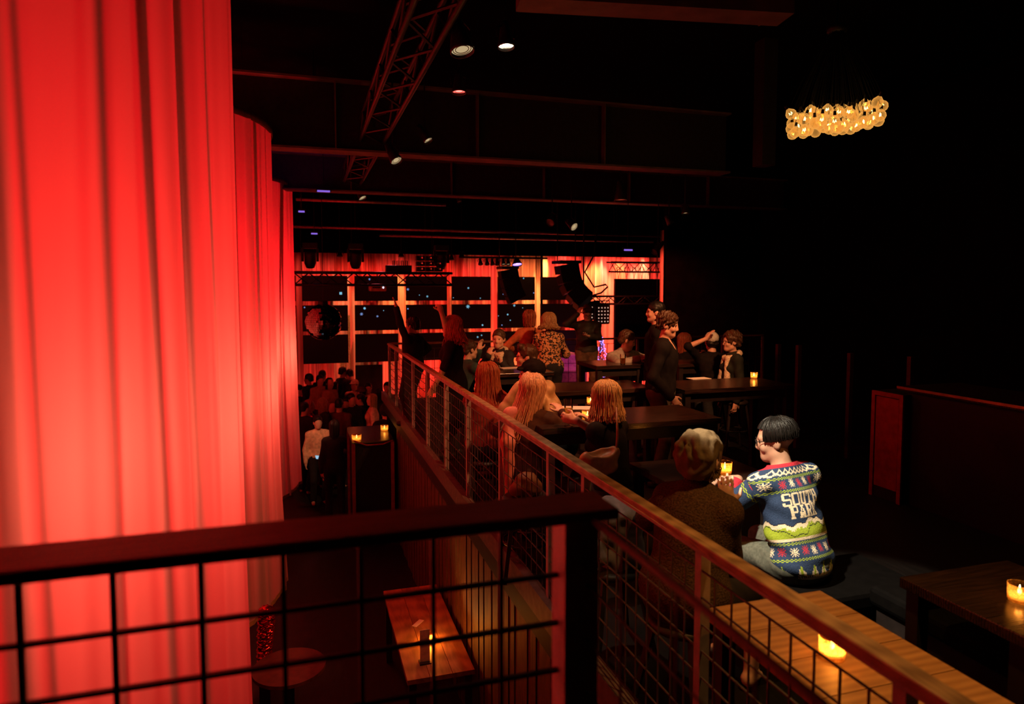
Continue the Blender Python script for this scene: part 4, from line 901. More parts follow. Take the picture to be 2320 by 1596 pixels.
for i, (u, v, hd, st, ci) in enumerate(CR):
    W = at_z(u, v, HZc + [0, 0.08, -0.10, 0.04][i % 4]); fl_ = GZ + (0.28 if v < 872 else 0); W = at_z(u, v, HZc + 0.28 + [0, 0.03, -0.03][i % 3]) if v < 872 else W; W = W if W.y < 16.95 else at_Y(u, v, 16.95); W = W if (v >= 872 or W.y > 15.7) else at_Y(u, v, 15.7); d = (W - CAM).dot(_R @ Vector((0, 0, -1)))
    hr_ = dict(style='short', m=HB, wr=0.0) if st in 'sbch' else dict(style='long', len=0.26, m=[HB, HRED, HDB][i % 3], nst=0, seed=i, nphi=56)
    if st == 'b': hr_ = None
    if u == 733: hr_['m'] = HDB
    arms = {'R': dict(to=(0.16, 0.34, 1.12), hint=(1, -0.4, -0.6))} if i % 3 == 0 else ({'L': dict(to=(-0.14, 0.30, 1.2), hint=(-1, -0.4, -0.6))} if i % 3 == 1 else {})
    if i == 9: arms = {'L': dict(to=(-0.05, 0.17, 1.5), hint=(-1, 0.2, -0.6)), 'R': dict(to=(0.05, 0.17, 1.5), hint=(1, 0.2, -0.6))}
    k = put(CLAB[i], u, v, d, hd, floor=fl_, sex='f' if st == 'l' else 'm', top=CT[ci], bottom=CT[0], res=0.022, wr=0.004, hair=hr_, arms=arms, feet_part=False, fat=1.05, skin=SKIN if i % 4 else SKIN_D, group='dancers on the floor below')
    if st == 'c': capk(k, CT[4] if ci == 4 else CT[2])
    if st == 'h': 
        S = SDF(); S.ell(k['g'](0, -0.02, 0.02), V3(0.11, 0.125, 0.13), k['RH'], 0.03); S.ell(k['g'](0, 0.11, 0), V3(0.07, 0.07, 0.1), k['RH'], 0.02, -1); link('hood', S.mesh('hood', 0.016), CT[0], k['root'])
    if st == 'b':
        g = lambda a, b, c: Vector(k['P'] + k['r'] * a + k['f'] * b + k['u'] * c)
        MB().bar(g(0, 0.145, 0.44), g(0, 0.15, 0.1), 0.05, 0.01, up=k['f']).build('necktie', mat('purple_tie', (0.35, 0.05, 0.45), 0.5), k['root'])
# ------------------------------------------------------------------ furniture
M_ttop = wood('black_tabletop', (0.010, 0.006, 0.005), (0.045, 0.022, 0.016), 0.22, (1, 10, 10), 3.0, 0.5)
M_leg = mat('table_leg', (0.018, 0.012, 0.011), 0.45, spec=0.4)
def table(label, x0, x1, y0, y1, z, planks=0, m=None, floor=0.0, th=0.045, name='table', apron=0.09, lw=0.06, legs=True):
    t = thing(name, label, 'table', ((x0 + x1) / 2, (y0 + y1) / 2, floor)); W, D = x1 - x0, y1 - y0; h = z - floor
    if planks:
        pw = D / planks; me = MB().box((0, 0, 0), (W, pw - 0.004, th)).mesh('plank')
        for i in range(planks): link('plank', me, m or M_ttop, t, (0, -D / 2 + pw * (i + 0.5), h - th / 2))
    else: MB().box((0, 0, h - th / 2), (W, D, th)).build('tabletop', m or M_ttop, t, bevel=0.004)
    if legs:
        lm = MB().box((0, 0, (h - th) / 2), (lw, lw, h - th)).mesh('leg')
        for i in (-1, 1):
            for j in (-1, 1): link('leg', lm, M_leg, t, (i * (W / 2 - lw / 2 - 0.02), j * (D / 2 - lw / 2 - 0.02), 0))
        am = MB().box((0, 0, h - th - apron / 2), (W - 0.14, 0.025, apron)).mesh('apron'); link('apron', am, M_leg, t, (0, D / 2 - 0.05, 0)); link('apron', am, M_leg, t, (0, -D / 2 + 0.05, 0))
    return t
c1 = at_z(1635, 947, 1.0); c2 = at_z(1555, 916, 1.0)
TA = table('long black high table with reddish sheen beside the bobbed blonde woman', 1.62, c1.x, c1.y, c2.y, 1.0)
a = at_z(1275, 888, 1.0); b = at_z(1400, 862, 1.0)
TB = table('dark high table in front of the man with the phone', a.x - 0.25, a.x + 1.0, a.y, b.y, 1.0)
a = at_z(1120, 848, 1.0); b = at_z(1200, 828, 1.0)
TC = table('high table with beer glass in front of the smiling woman', a.x - 0.05, a.x + 0.75, a.y, b.y + 0.05, 1.0)
a = at_z(1460, 826, 1.1)
TD = table('high table under the clasped hands of the man in grey shirt', a.x - 0.62, a.x, a.y, a.y + 0.6, 1.1)
a = at_z(1800, 872, 1.0)
TE = table('dark high table carrying a lone candle near the far wall', a.x - 1.3, a.x, a.y, a.y + 0.65, 1.0)
a = at_z(1590, 824, 1.0)
TF = table('high table between the long haired woman and the white cap', a.x - 0.35, a.x + 0.75, a.y, a.y + 0.55, 1.0)
a = at_z(1680, 1080, 0.75)
TG = table('low dark table with candle in front of the patterned sweater', a.x - 0.55, a.x + 0.22, a.y - 0.1, a.y + 0.55, 0.75)
M_t1 = wood('oak_planks', (0.26, 0.12, 0.04), (0.44, 0.23, 0.085), 0.42, (1, 6, 6), 1.6, 0.4)
a = at_z(1857, 1338, 0.75)
TH = table('worn golden plank table under the handrail with a candle', XR + 0.10, a.x, 1.02, a.y, 0.75, planks=6, m=M_t1)
# stools below the sitters
M_seat = mat('stool_seat', (0.02, 0.014, 0.012), 0.5, spec=0.3)
def stool(x, y, z, label, head):
    t = thing('bar_stool' if z > 0.5 else 'stool', label, 'stool', (x, y, 0), (0, 0, -math.radians(head)))
    MB().lathe([(0.001, z - 0.045), (0.15, z - 0.045), (0.17, z - 0.03), (0.17, z - 0.012), (0.155, z), (0.001, z)], 24).build('seat', M_seat, t, True)
    for i in (-1, 1):
        for j in (-1, 1): MB().bar((i * 0.17, j * 0.17, 0), (i * 0.10, j * 0.10, z - 0.03), 0.026).build('leg', M_leg, t)
    if z > 0.5: MB().tube([(0.165 * math.cos(q), 0.165 * math.sin(q), 0.24) for q in np.linspace(0, 6.2832, 21)], 0.009, 6).build('foot_ring', M_blackm, t, True)
for (x, y, z, hd, lab) in STOOLS:
    if 'patterned' in lab or 'beanie' in lab: continue
    w_ = lab.split(' '); stool(x, y, z, 'dark stool under the ' + ' '.join(w_[:10]), hd)
# benches at the near right
M_vinyl = mat('black_vinyl', (0.0025, 0.002, 0.002), 0.8, spec=0.06)
def bench(label, x0, x1, y0, y1, z, back=None):
    t = thing('bench', label, 'bench', ((x0 + x1) / 2, (y0 + y1) / 2, 0)); W, D = x1 - x0, y1 - y0
    MB().box((0, 0, (z - 0.1) / 2), (W - 0.06, D - 0.06, z - 0.1)).build('base', M_leg, t)
    MB().box((0, 0, z - 0.05), (W, D, 0.1)).build('cushion', M_vinyl, t, bevel=0.025)
    return t
b1 = at_z(1960, 1322, 0.45)
bench('black cushioned bench running along the near right corner', b1.x, b1.x + 0.55, 0.5, b1.y - 0.02, 0.45)
bench('black bench carrying the man in patterned sweater', P1['xy'][0] - 0.45, P1['xy'][0] + 0.6, P1['xy'][1] - 0.24, P1['xy'][1] + 0.24, P1['seat'])
stool(P2['xy'][0], P2['xy'][1], P2['seat'], 'dark stool under the person in taupe beanie', 62)
# ------------------------------------------------------------------ candles, glasses, small things
def amber():
    m = bpy.data.materials.new('amber_glass'); m.use_nodes = True; nt = m.node_tree; nt.nodes.remove(nt.nodes['Principled BSDF'])
    t = nt.nodes.new('ShaderNodeBsdfTransparent'); t.inputs[0].default_value = (1, 0.8, 0.5, 1); l = nt.nodes.new('ShaderNodeBsdfTranslucent'); l.inputs[0].default_value = (0.9, 0.6, 0.25, 1)
    v = nt.nodes.new('ShaderNodeTexVoronoi'); v.inputs['Scale'].default_value = 90; tc = nt.nodes.new('ShaderNodeTexCoord'); nt.links.new(tc.outputs['Object'], v.inputs['Vector'])
    mx = nt.nodes.new('ShaderNodeMixShader'); cr = nt.nodes.new('ShaderNodeValToRGB'); cr.color_ramp.elements[0].position = 0.1; cr.color_ramp.elements[0].color = (0.75, 0.75, 0.75, 1); cr.color_ramp.elements[1].position = 0.7; cr.color_ramp.elements[1].color = (0.25, 0.25, 0.25, 1)
    nt.links.new(v.outputs['Distance'], cr.inputs[0]); nt.links.new(cr.outputs[0], mx.inputs[0]); nt.links.new(t.outputs[0], mx.inputs[1]); nt.links.new(l.outputs[0], mx.inputs[2]); nt.links.new(mx.outputs[0], nt.nodes['Material Output'].inputs[0]); return m
M_glass = glass('clear_glass', (0.96, 0.93, 0.88)); M_amb = amber()
M_wax = emis('lit_wax', (1.0, 0.40, 0.09), 2.2); M_flame = emis('flame', (1.0, 0.62, 0.25), 26)  # flame light in the wax is painted as emission
def candle(label, p, r=0.038, h=0.075, power=1.2):
    t = thing('candle_holder', label, 'candle', p, group=None)
    MB().lathe([(0.001, 0), (r * 0.9, 0), (r, 0.006), (r * 1.06, h), (r * 0.98, h), (r * 0.93, 0.01), (0.001, 0.008)], 20).build('glass_cup', M_amb, t, True)
    MB().lathe([(0.001, 0.011), (r * 0.82, 0.011), (r * 0.82, h * 0.36), (0.001, h * 0.33)], 16).build('wax', M_wax, t, True)
    MB().lathe([(0.0005, h * 0.34), (0.0065, h * 0.48), (0.0075, h * 0.58), (0.004, h * 0.75), (0.0004, h * 0.95)], 10).build('flame', M_flame, t, True)
    L = lamp('candle_light', 'POINT', (p[0], p[1], p[2] + h * 0.62), power, (1.0, 0.42, 0.10), size=0.012); return t
candle('candle in cut glass on the golden plank table', at_z(1885, 1488, 0.752), 0.042, 0.07, 3.0)
candle('candle glowing between the beanie and the patterned sweater', at_z(1642, 1073, 0.752), 0.045, 0.08, 1.6)
candle('candle next to the bobbed blonde woman on the long table', at_z(1331, 953, 1.002), 0.040, 0.075, 1.3)
candle('lone candle on the dark table near the far wall', at_z(1708, 858, 1.002), 0.036, 0.07, 0.5)
candle('small candle at the middle of the long black table', at_z(1338, 916, 1.002), 0.032, 0.06, 0.3)
M_beer = cloth_mat('beer_liquid', (0.95, 0.62, 0.16), 0.7)
def beer(label, p, r=0.035, h=0.15, fill=0.45, tall=False):
    t = thing('drinking_glass', label, 'glass', p)
    if tall:
        MB().lathe([(0.001, 0), (0.032, 0), (0.03, 0.006), (0.008, 0.012), (0.008, 0.035), (0.022, 0.06), (0.031, 0.13), (0.034, 0.2)], 20).build('glass', M_glass, t, True)
        MB().lathe([(0.001, 0.055), (0.019, 0.063), (0.028, 0.13), (0.001, 0.13)], 16).build('drink', M_beer, t, True)
    else:
        MB().lathe([(0.001, 0), (r * 0.85, 0), (r, h)], 20).build('glass', M_glass, t, True)
        MB().lathe([(0.001, 0.01), (r * 0.8, 0.01), (r * 0.88, h * fill), (0.001, h * fill)], 16).build('drink', M_beer, t, True)
    return t
beer('tall stemmed beer glass held by the bobbed blonde woman', at_z(1288, 966, 1.002), tall=True)
beer('half full beer glass in front of the smiling woman', at_z(1125, 840, 1.002))
beer('pale drink glass between the hands of the man in grey shirt', at_z(1411, 826, 1.102), 0.035, 0.12, 0.6)
M_paper = mat('white_card', (0.75, 0.72, 0.65), 0.7, spec=0.2, var=0.05)
def card(label, p, w_, d_, rz=0.0, name='menu_card'):
    o = MB().box((0, 0, 0.0015), (w_, d_, 0.003)).build(name, M_paper, None, loc=p, rot=(0, 0, rz)); tag(o, label, 'card'); return o
card('white menu card lying on the long table near its small candle', at_z(1318, 925, 1.002), 0.34, 0.16, -0.3)
card('white menu card on the table beside the beer glass', at_z(1160, 834, 1.002), 0.3, 0.15, 0.1)
card('yellow-lit paper on the dark table with the lone candle', at_z(1583, 858, 1.002), 0.24, 0.14, 0.05)
o = bpy.data.objects
# phone of the standing man
ph = P14['hands']['L']; pw_ = P14['w'](ph)
pm_ = MB().box((0, 0, 0), (0.14, 0.072, 0.008)).build('smartphone', mat('phone_black', (0.02, 0.02, 0.02), 0.2, spec=0.6), None, loc=pw_ + Vector((-0.03, 0, 0.012)), rot=(0.1, 0.05, 0.2))
tag(pm_, 'dark smartphone held flat by the man in bomber jacket', 'phone')
# ------------------------------------------------------------------ trusses, lamps, stage equipment
M_tr = mat('truss_paint', (0.045, 0.04, 0.04), 0.4, 0.4, 0.5)
M_trb = mat('truss_black', (0.012, 0.011, 0.011), 0.5, 0.2, 0.3)
def truss(label, A, B, off, m, seg=0.35, r=0.022, hang=None, name='lighting_truss'):
    """box truss: chords at A + off corners; off = list of offset vectors"""
    A = Vector(A); B = Vector(B); t = thing(name, label, 'truss', A); d = B - A; L = d.length; u_ = d.normalized(); off = [Vector(o_) for o_ in off]
    for o_ in off: MB().tube([o_, o_ + d], r, 8).build('chord', m, t, True)
    n = max(2, round(L / seg)); mb = MB()
    for i in range(n):
        for a, b in zip(off, off[1:] + off[:1] if len(off) > 2 else off[1:]):
            p, q = (a, b) if i % 2 else (b, a); mb.tube([p + u_ * L * i / n, q + u_ * L * (i + 1) / n], r * 0.5, 5)
    o = mb.build('lattice', m, t); o['kind'] = 'stuff'
    for h in (hang or []):
        MB().tube([off[0] + u_ * L * h, off[0] + u_ * L * h + Vector((0, 0, 5.2 - A.z - off[0].z - (u_ * L * h).z))], 0.006, 6).build('hanger_cable', m, t)
    return t
truss('long lighting truss with red-lit tubes running along the hall', (0.955, 1.2, 3.74), (0.955, 12.6, 3.74), [(0, 0, 0), (-0.27, 0, 0.02), (-0.26, 0, 0.27), (0.02, 0, 0.27)], M_tr, 0.42, 0.025, [0.1, 0.4, 0.7, 0.95])

def par_can(label, p, direction, r=0.08, L=0.24, lens='off', color=None, energy=0, angle=40, ceiling=True, cone=0.55, name='spotlight', blend=0.5):
    """p = centre of the lens; the body widens towards the lens"""
    d = Vector(direction).normalized(); R = d.to_track_quat('Z', 'Y').to_matrix(); t = thing(name, label, 'lamp', p)
    MB().lathe([(0.001, -L), (r * cone * 0.8, -L), (r * cone, -L * 0.8), (r * 0.8, -L * 0.35), (r, -0.02), (r, 0.0), (r * 0.93, 0.0), (r * 0.9, -0.03), (r * 0.5, -L * 0.6)], 24, (0, 0, 0), R).build('housing', mat('lamp_shell', (0.04, 0.035, 0.035), 0.35, 0.3, 0.5), t, True)
    lm = {'off': mat('dull_lens', (0.45, 0.40, 0.32), 0.25, 0.6, 0.6), 'glint': emis('lens_glint', (1.0, 0.72, 0.38), 0.5), 'white': emis('lens_white', (1.0, 0.86, 0.55), 14), 'red': emis('lens_red', (1.0, 0.10, 0.08), 5), 'dimred': emis('lens_dimred', (1.0, 0.12, 0.05), 0.35), 'purple': emis('lens_purple', (0.35, 0.2, 1.0), 4)}[lens]  # glint: shine on the lens painted as weak emission
    MB().lathe([(0.001, -0.035), (r * 0.35, -0.032), (r * 0.9, -0.022)], 24, (0, 0, 0), R).build('lens', lm, t, True)
    for q in (0.55, 0.75): MB().tube([R @ Vector((r * q * math.cos(a), r * q * math.sin(a), -0.02)) for a in np.linspace(0, 6.2832, 25)], 0.003, 5).build('lens_ring', mat('lens_rim', (0.25, 0.2, 0.15), 0.3, 0.7), t, True)
    # yoke and hook
    top = Vector((0, 0, r * 1.6)) - d * L * 0.4; x = d.cross(Vector((0, 0, 1))); x = x.normalized() if x.length > 0.1 else Vector((1, 0, 0)); c = -d * L * 0.4
    MB().tube([c + x * r * 1.05, c + x * r * 1.15 + Vector((0, 0, r * 0.9)), top, c - x * r * 1.15 + Vector((0, 0, r * 0.9)), c - x * r * 1.05], 0.007, 6).build('yoke', M_trb, t)
    if ceiling: MB().tube([top, (top.x, top.y, 5.2 - p[2])], 0.009, 6).build('drop_rod', M_trb, t)
    if energy:
        o_ = lamp('lamp_beam', 'SPOT', Vector(p) + d * 0.03, energy, color, Vector(p) + d * 3, r * 0.6, angle, blend)
    return t
par_can('large conical spotlight with a glinting lens beside the truss', at_d(1048, 118, 4.6), (0.12, -0.25, -1), 0.083, 0.27, 'glint', cone=0.45)
sp = at_d(1147, 108, 5.2)
par_can('lit white spotlight above the tables', sp, (0.02, -0.15, -1), 0.066, 0.2, 'white', (1, 0.8, 0.5), 90, 50)
par_can('small lamp glowing red under the ceiling', at_d(1040, 211, 6.5), (0.0, -0.12, -1), 0.070, 0.2, 'red', RED, 60, 80)
par_can('tilted spotlight clamped below the truss', at_d(899, 366, 7.6), (0.45, -0.65, -1), 0.07, 0.26, 'glint')
par_can('slim tilted spotlight with a bright lens next to the red lamp', at_d(971, 320, 8.0), (0.5, -0.5, -1), 0.058, 0.24, 'glint')
par_can('little spotlight at the far end of the long truss', at_d(822, 450, 12.0), (0.5, -0.5, -1), 0.075, 0.24, 'glint')
par_can('unlit red-tinted pendant lamp under the far ceiling beam', at_d(1406, 455, 10.5), (0, -0.1, -1), 0.10, 0.3, 'dimred', cone=0.5)  # red tint of the unlit lens is painted as weak emission
par_can('round pale lamp hanging before the black side wall', at_d(1553, 485, 10.5), (0, -0.25, -1), 0.06, 0.16, 'glint')
par_can('dim lamp over the second draped column', at_d(712, 309, 9.2), (0, -0.15, -1), 0.15, 0.2, 'dimred')
par_can('tiny bright lamp near the middle of the ceiling', at_d(1041, 458, 12), (0.3, -0.4, -1), 0.035, 0.15, 'glint')
par_can('spotlight pointing sideways left of the bright cluster', at_d(1246, 505, 12), (-0.6, -0.5, -0.6), 0.08, 0.25, 'off')
par_can('spotlight in the bright cluster under the lighting pipe', at_d(1302, 515, 12), (0.3, -0.8, -0.5), 0.08, 0.25, 'glint')
par_can('flat lamp at the corner of the black side wall', at_d(1520, 508, 11.5), (0.5, -0.3, -0.9), 0.06, 0.16, 'glint')
par_can('red-lit tubular lamp beside the narrow curtain strip', at_d(1482, 572, 12.3), (-0.7, -0.2, -0.6), 0.07, 0.3, 'off')
for i, (u, v) in enumerate([(909, 583), (770, 582), (1046, 583), (982, 592), (1023, 590), (797, 590)]):
    q = at_Y(u, v, 16.45); par_can(['downlight over the amber curtain strip', 'downlight over the left pale curtain patch', 'downlight right of the stacked stage lamps', 'small white-faced lamp at the end of the stage truss', 'small white-faced lamp beyond the stage truss', 'twin white-faced lamp above the moving head'][i], q, (0, -0.1, -1), 0.07, 0.14, 'glint')
# the PAR lamps that light the balcony (above the frame)
par_can('spotlight under the truss aimed at the near table', pS, at_d(1765, 1085, 3.75) - pS, 0.09, 0.26, 'glint', ceiling=False)
par_can('spotlight over the handrail highlight', pR, Vector((0.2, 0.35, -2.4)), 0.06, 0.2, 'glint', (1, 0.8, 0.5), 45, 22)
par_can('amber pendant spotlight over the golden plank table', pT, Vector((0.0, 0.05, -1)), 0.08, 0.25, 'glint', (1, 0.46, 0.11), 170, 76, blend=1.0)
def moving_head(label, p, s=1.0, glow=None, z_top=None):
    t = thing('moving_head_lamp', label, 'lamp', p)
    MB().box((0, 0, 0.32 * s), (0.30 * s, 0.24 * s, 0.12 * s)).build('base', M_trb, t, bevel=0.01)
    for q in (-1, 1): MB().box((q * 0.15 * s, 0, 0.13 * s), (0.05 * s, 0.10 * s, 0.28 * s)).build('yoke_arm', M_trb, t, bevel=0.01)
    R = Matrix.Rotation(math.radians(25), 3, 'X')
    MB().lathe([(0.001, -0.2), (0.09, -0.19), (0.12, -0.1), (0.12, 0.12), (0.10, 0.18), (0.001, 0.18)], 20, (0, 0, 0.05 * s), R @ Matrix.Scale(s, 3)).build('head', M_trb, t, True)
    if glow: MB().lathe([(0.001, -0.205), (0.03, -0.203), (0.05, -0.197)], 14, (0, 0, 0.05 * s), R @ Matrix.Scale(s, 3)).build('lens', glow, t, True)
    return t
YT = 14.8
a0 = at_Y(640, 617, YT); a1 = at_Y(1025, 617, YT); zt = a0.z
truss('black stage truss crossing above the left video screens', (a0.x - 1, YT, zt), (a1.x, YT, zt), [(0, 0, 0), (0, 0.3, 0), (0, 0.3, -0.26), (0, 0, -0.26)], M_trb, 0.3, 0.028, [0.3, 0.9])
for (u, lab, gl) in [(703, 'moving head lamp standing on the stage truss above the mirror ball', 'purple'), (806, 'moving head lamp in the middle of the stage truss', None), (1000, 'moving head lamp near the end of the stage truss', 'purple')]:
    q = at_Y(u, 605, YT + 0.15); moving_head(lab, (q.x, q.y, zt + 0.24), 1.0, emis('lens_purple', (0.35, 0.2, 1.0), 4) if gl else None)
# rack of stacked lamps and amplifiers on the truss
t = thing('lamp_rack', 'stacked rack of lamps with red and white reflections on the stage truss', 'rack', (at_Y(975, 605, YT).x, YT + 0.15, zt + 0.028))
for i in range(3):
    for j in range(3):
        MB().box((-0.2 + 0.2 * i, 0, 0.06 + 0.12 * j), (0.17, 0.2, 0.1)).build('lamp_box', M_trb, t); MB().lathe([(0.001, 0), (0.04, 0), (0.045, 0.01)], 12, (-0.2 + 0.2 * i, -0.102, 0.06 + 0.12 * j), Matrix.Rotation(math.pi / 2, 3, 'X')).build('reflector', mat('chrome', (0.8, 0.75, 0.7), 0.12, 1.0), t, True)
t = thing('cable_reel', 'low cases and cable loops lying on the stage truss', 'case', (at_Y(905, 605, YT).x, YT + 0.15, zt + 0.028))
MB().box((0, 0, 0.07), (0.55, 0.22, 0.14)).build('case', M_trb, t, bevel=0.01)
for i in range(4): MB().tube([(-0.12 + 0.09 * i, 0, 0.14), (-0.12 + 0.09 * i, 0, 0.24), (-0.08 + 0.09 * i, 0, 0.24), (-0.08 + 0.09 * i, 0, 0.14)], 0.012, 6).build('handle', M_trb, t)
# right-hand stage trusses
YQ = 15.6
q0 = at_Y(1384, 594, YQ); q1 = at_Y(1492, 588, YQ)
truss('lattice truss above the big right-hand screen', (q0.x, YQ, q0.z), (q1.x + 0.1, YQ, q0.z), [(0, 0, 0), (0, 0.25, 0), (0, 0.12, -0.24)], M_trb, 0.22, 0.022, [0.1, 0.9])
YU = 13.6
q0 = at_Y(1338, 672, YU); q1 = at_Y(1496, 676, YU)
truss('dark truss with purple glints in front of the big screen', (q0.x, YU, q0.z), (q1.x, YU, q0.z), [(0, 0, 0), (0, 0.22, 0), (0, 0.22, -0.17), (0, 0, -0.17)], M_trb, 0.2, 0.02, [0.05, 0.95])
def led_wash(label, p):
    t = thing('led_wash_lamp', label, 'lamp', p)
    MB().box((0, 0, 0), (0.34, 0.16, 0.42)).build('housing', M_trb, t, bevel=0.03)
    for i in range(4):
        for j in range(5): MB().lathe([(0.001, 0), (0.012, 0.002), (0.015, 0.01)], 8, (-0.11 + 0.073 * i, -0.085, -0.15 + 0.075 * j), Matrix.Rotation(math.pi / 2, 3, 'X')).build('led', emis('led_white', (1.0, 0.55, 0.4), 0.8), t, True)
    MB().tube([(-0.19, 0, 0), (-0.19, 0, 0.3), (0.19, 0, 0.3), (0.19, 0, 0)], 0.014, 6).build('yoke', M_trb, t)
q = at_Y(1363, 713, YU + 0.1); led_wash('square wash lamp with a grid of lit diodes under the dark truss', (q.x, q.y, q.z))
q = at_Y(1341, 704, YU + 0.35); led_wash('second diode wash lamp behind the man with the phone', (q.x, q.y, q.z))
# line arrays
def line_array(label, pts, wd):
    t = thing('line_array_speaker', label, 'speaker', pts[0]); p0 = Vector(pts[0])
    for a, b in zip(pts[:-1], pts[1:]):
        a = Vector(a) - p0; b = Vector(b) - p0; MB().bar(a, a + (b - a) * 0.97, 0.42, wd, up=(0, 1, 0)).build('cabinet', M_trb, t, bevel=0.01)
    MB().box((0, 0, 0.05), (wd + 0.1, 0.5, 0.06)).build('rigging_frame', M_trb, t)
    for q_ in (-0.2, 0.2): MB().tube([(q_, 0, 0.08), (q_, 0, 5.2 - p0.z)], 0.012, 6).build('chain', M_trb, t)
YA = 13.2
line_array('curved black line array speaker hanging before the bright curtain', [at_Y(u, v, YA + dy) for u, v, dy in [(1283, 600, 0), (1286, 620, 0), (1291, 640, -0.03), (1300, 658, -0.08), (1313, 673, -0.15), (1328, 686, -0.25)]], 0.36)
line_array('second line array speaker, darker, in front of the screens', [at_Y(u, v, 15.2) for u, v in [(1150, 612), (1153, 630), (1158, 648), (1164, 664), (1172, 680)]], 0.3)
# hoist pipe, bent pipes by the right curtain
mb = MB(); Y5 = 14.2
mb.tube([(at_Y(1322, 575, Y5).x, Y5, 5.2), at_Y(1322, 660, Y5)], 0.02, 8); mb.v = [tuple(v) for v in mb.v]
o_ = mb.build('hoist_pipe', M_trb, None, True); tag(o_, 'upright black pipe beside the curved line array', 'pipe')
mb = MB(); mb.tube([(at_Y(1346, 578, Y5).x + 0.3, Y5, 5.2), at_Y(1346, 578, Y5), at_Y(1325, 617, Y5), at_Y(1346, 651, Y5), at_Y(1372, 645, Y5), at_Y(1377, 650, Y5), at_Y(1362, 664, Y5), at_Y(1342, 670, Y5)], 0.02, 8)
o_ = mb.build('bent_pipe', M_trb, None, True); tag(o_, 'zigzag black pipe frame against the bright curtain', 'pipe')
# batten with small lamps
Yb = 15.0; q0 = at_Y(1040, 583, Yb); q1 = at_Y(1240, 590, Yb)
o_ = MB().tube([q0, (q1.x, Yb, q0.z)], 0.022, 8).build('lamp_batten', M_trb, None, True); tag(o_, 'pipe batten carrying a row of small lamps before the curtain', 'pipe')
for i, u in enumerate([1089, 1104, 1116, 1127, 1141, 1152, 1172]):
    q = at_Y(u, 598, Yb); par_can(['first small lamp on the batten by the screen gap', 'long dark lamp hanging lowest on the batten', 'small lamp beside the long dark lamp', 'fourth small lamp on the pipe batten', 'small white-faced lamp on the pipe batten', 'white-faced lamp beside the moving head batten', 'big lamp with violet lens on the pipe batten'][i], (q.x, Yb, q0.z - 0.16), (0, -0.4, -1), 0.055 if i != 6 else 0.12, 0.15, ['off', 'off', 'off', 'off', 'glint', 'glint', 'purple'][i], ceiling=False)
# mirror ball
mbp = at_d(733, 730, 12.0); rb = 0.32
t = thing('mirror_ball', 'large mirror ball hanging in front of the video screens', 'mirror ball', mbp)
mb = MB(); nv = 26; rg = np.random.default_rng(8)
for i in range(nv):
    th = math.pi * (i + 0.5) / nv; nu = max(4, round(2 * nv * math.sin(th)))
    for j in range(nu):
        ph_ = 2 * math.pi * j / nu; n_ = Vector((math.sin(th) * math.cos(ph_), math.sin(th) * math.sin(ph_), math.cos(th))); R_ = (n_ + Vector(rg.normal(size=3)) * 0.045).normalized().to_track_quat('Z', 'Y').to_matrix(); e_ = Vector((-math.sin(ph_), math.cos(ph_), 0)); f_ = n_.cross(e_)
        nn = R_ @ Vector((0, 0, 1)); e2 = (e_ - nn * e_.dot(nn)).normalized(); f2 = nn.cross(e2); hw = rb * math.pi / nv * 0.47
        mb.add([n_ * rb + e2 * a_ * hw + f2 * b_ * hw for a_, b_ in ((-1, -1), (1, -1), (1, 1), (-1, 1))], [(0, 1, 2, 3)])
o_ = mb.build('mirror_tiles', mat('mirror', (0.13, 0.10, 0.10), 0.05, 1.0, 0.5, var=0.05), t); o_['kind'] = 'stuff'
MB().lathe([(rb * 0.985 * math.sin(math.pi * i / 24) + 0.0004, rb * 0.985 * math.cos(math.pi * i / 24)) for i in range(25)], 40).build('core', mat('ball_core', (0.004, 0.004, 0.004), 0.8), t, True)
MB().lathe([(0.001, rb + 0.05), (0.07, rb + 0.05), (0.08, rb - 0.01), (0.1, rb - 0.03)], 16).build('motor', M_trb, t, True)
MB().tube([(0, 0, rb + 0.04), (0, 0, 5.2 - mbp.z)], 0.006, 6).build('hanging_rod', M_trb, t)
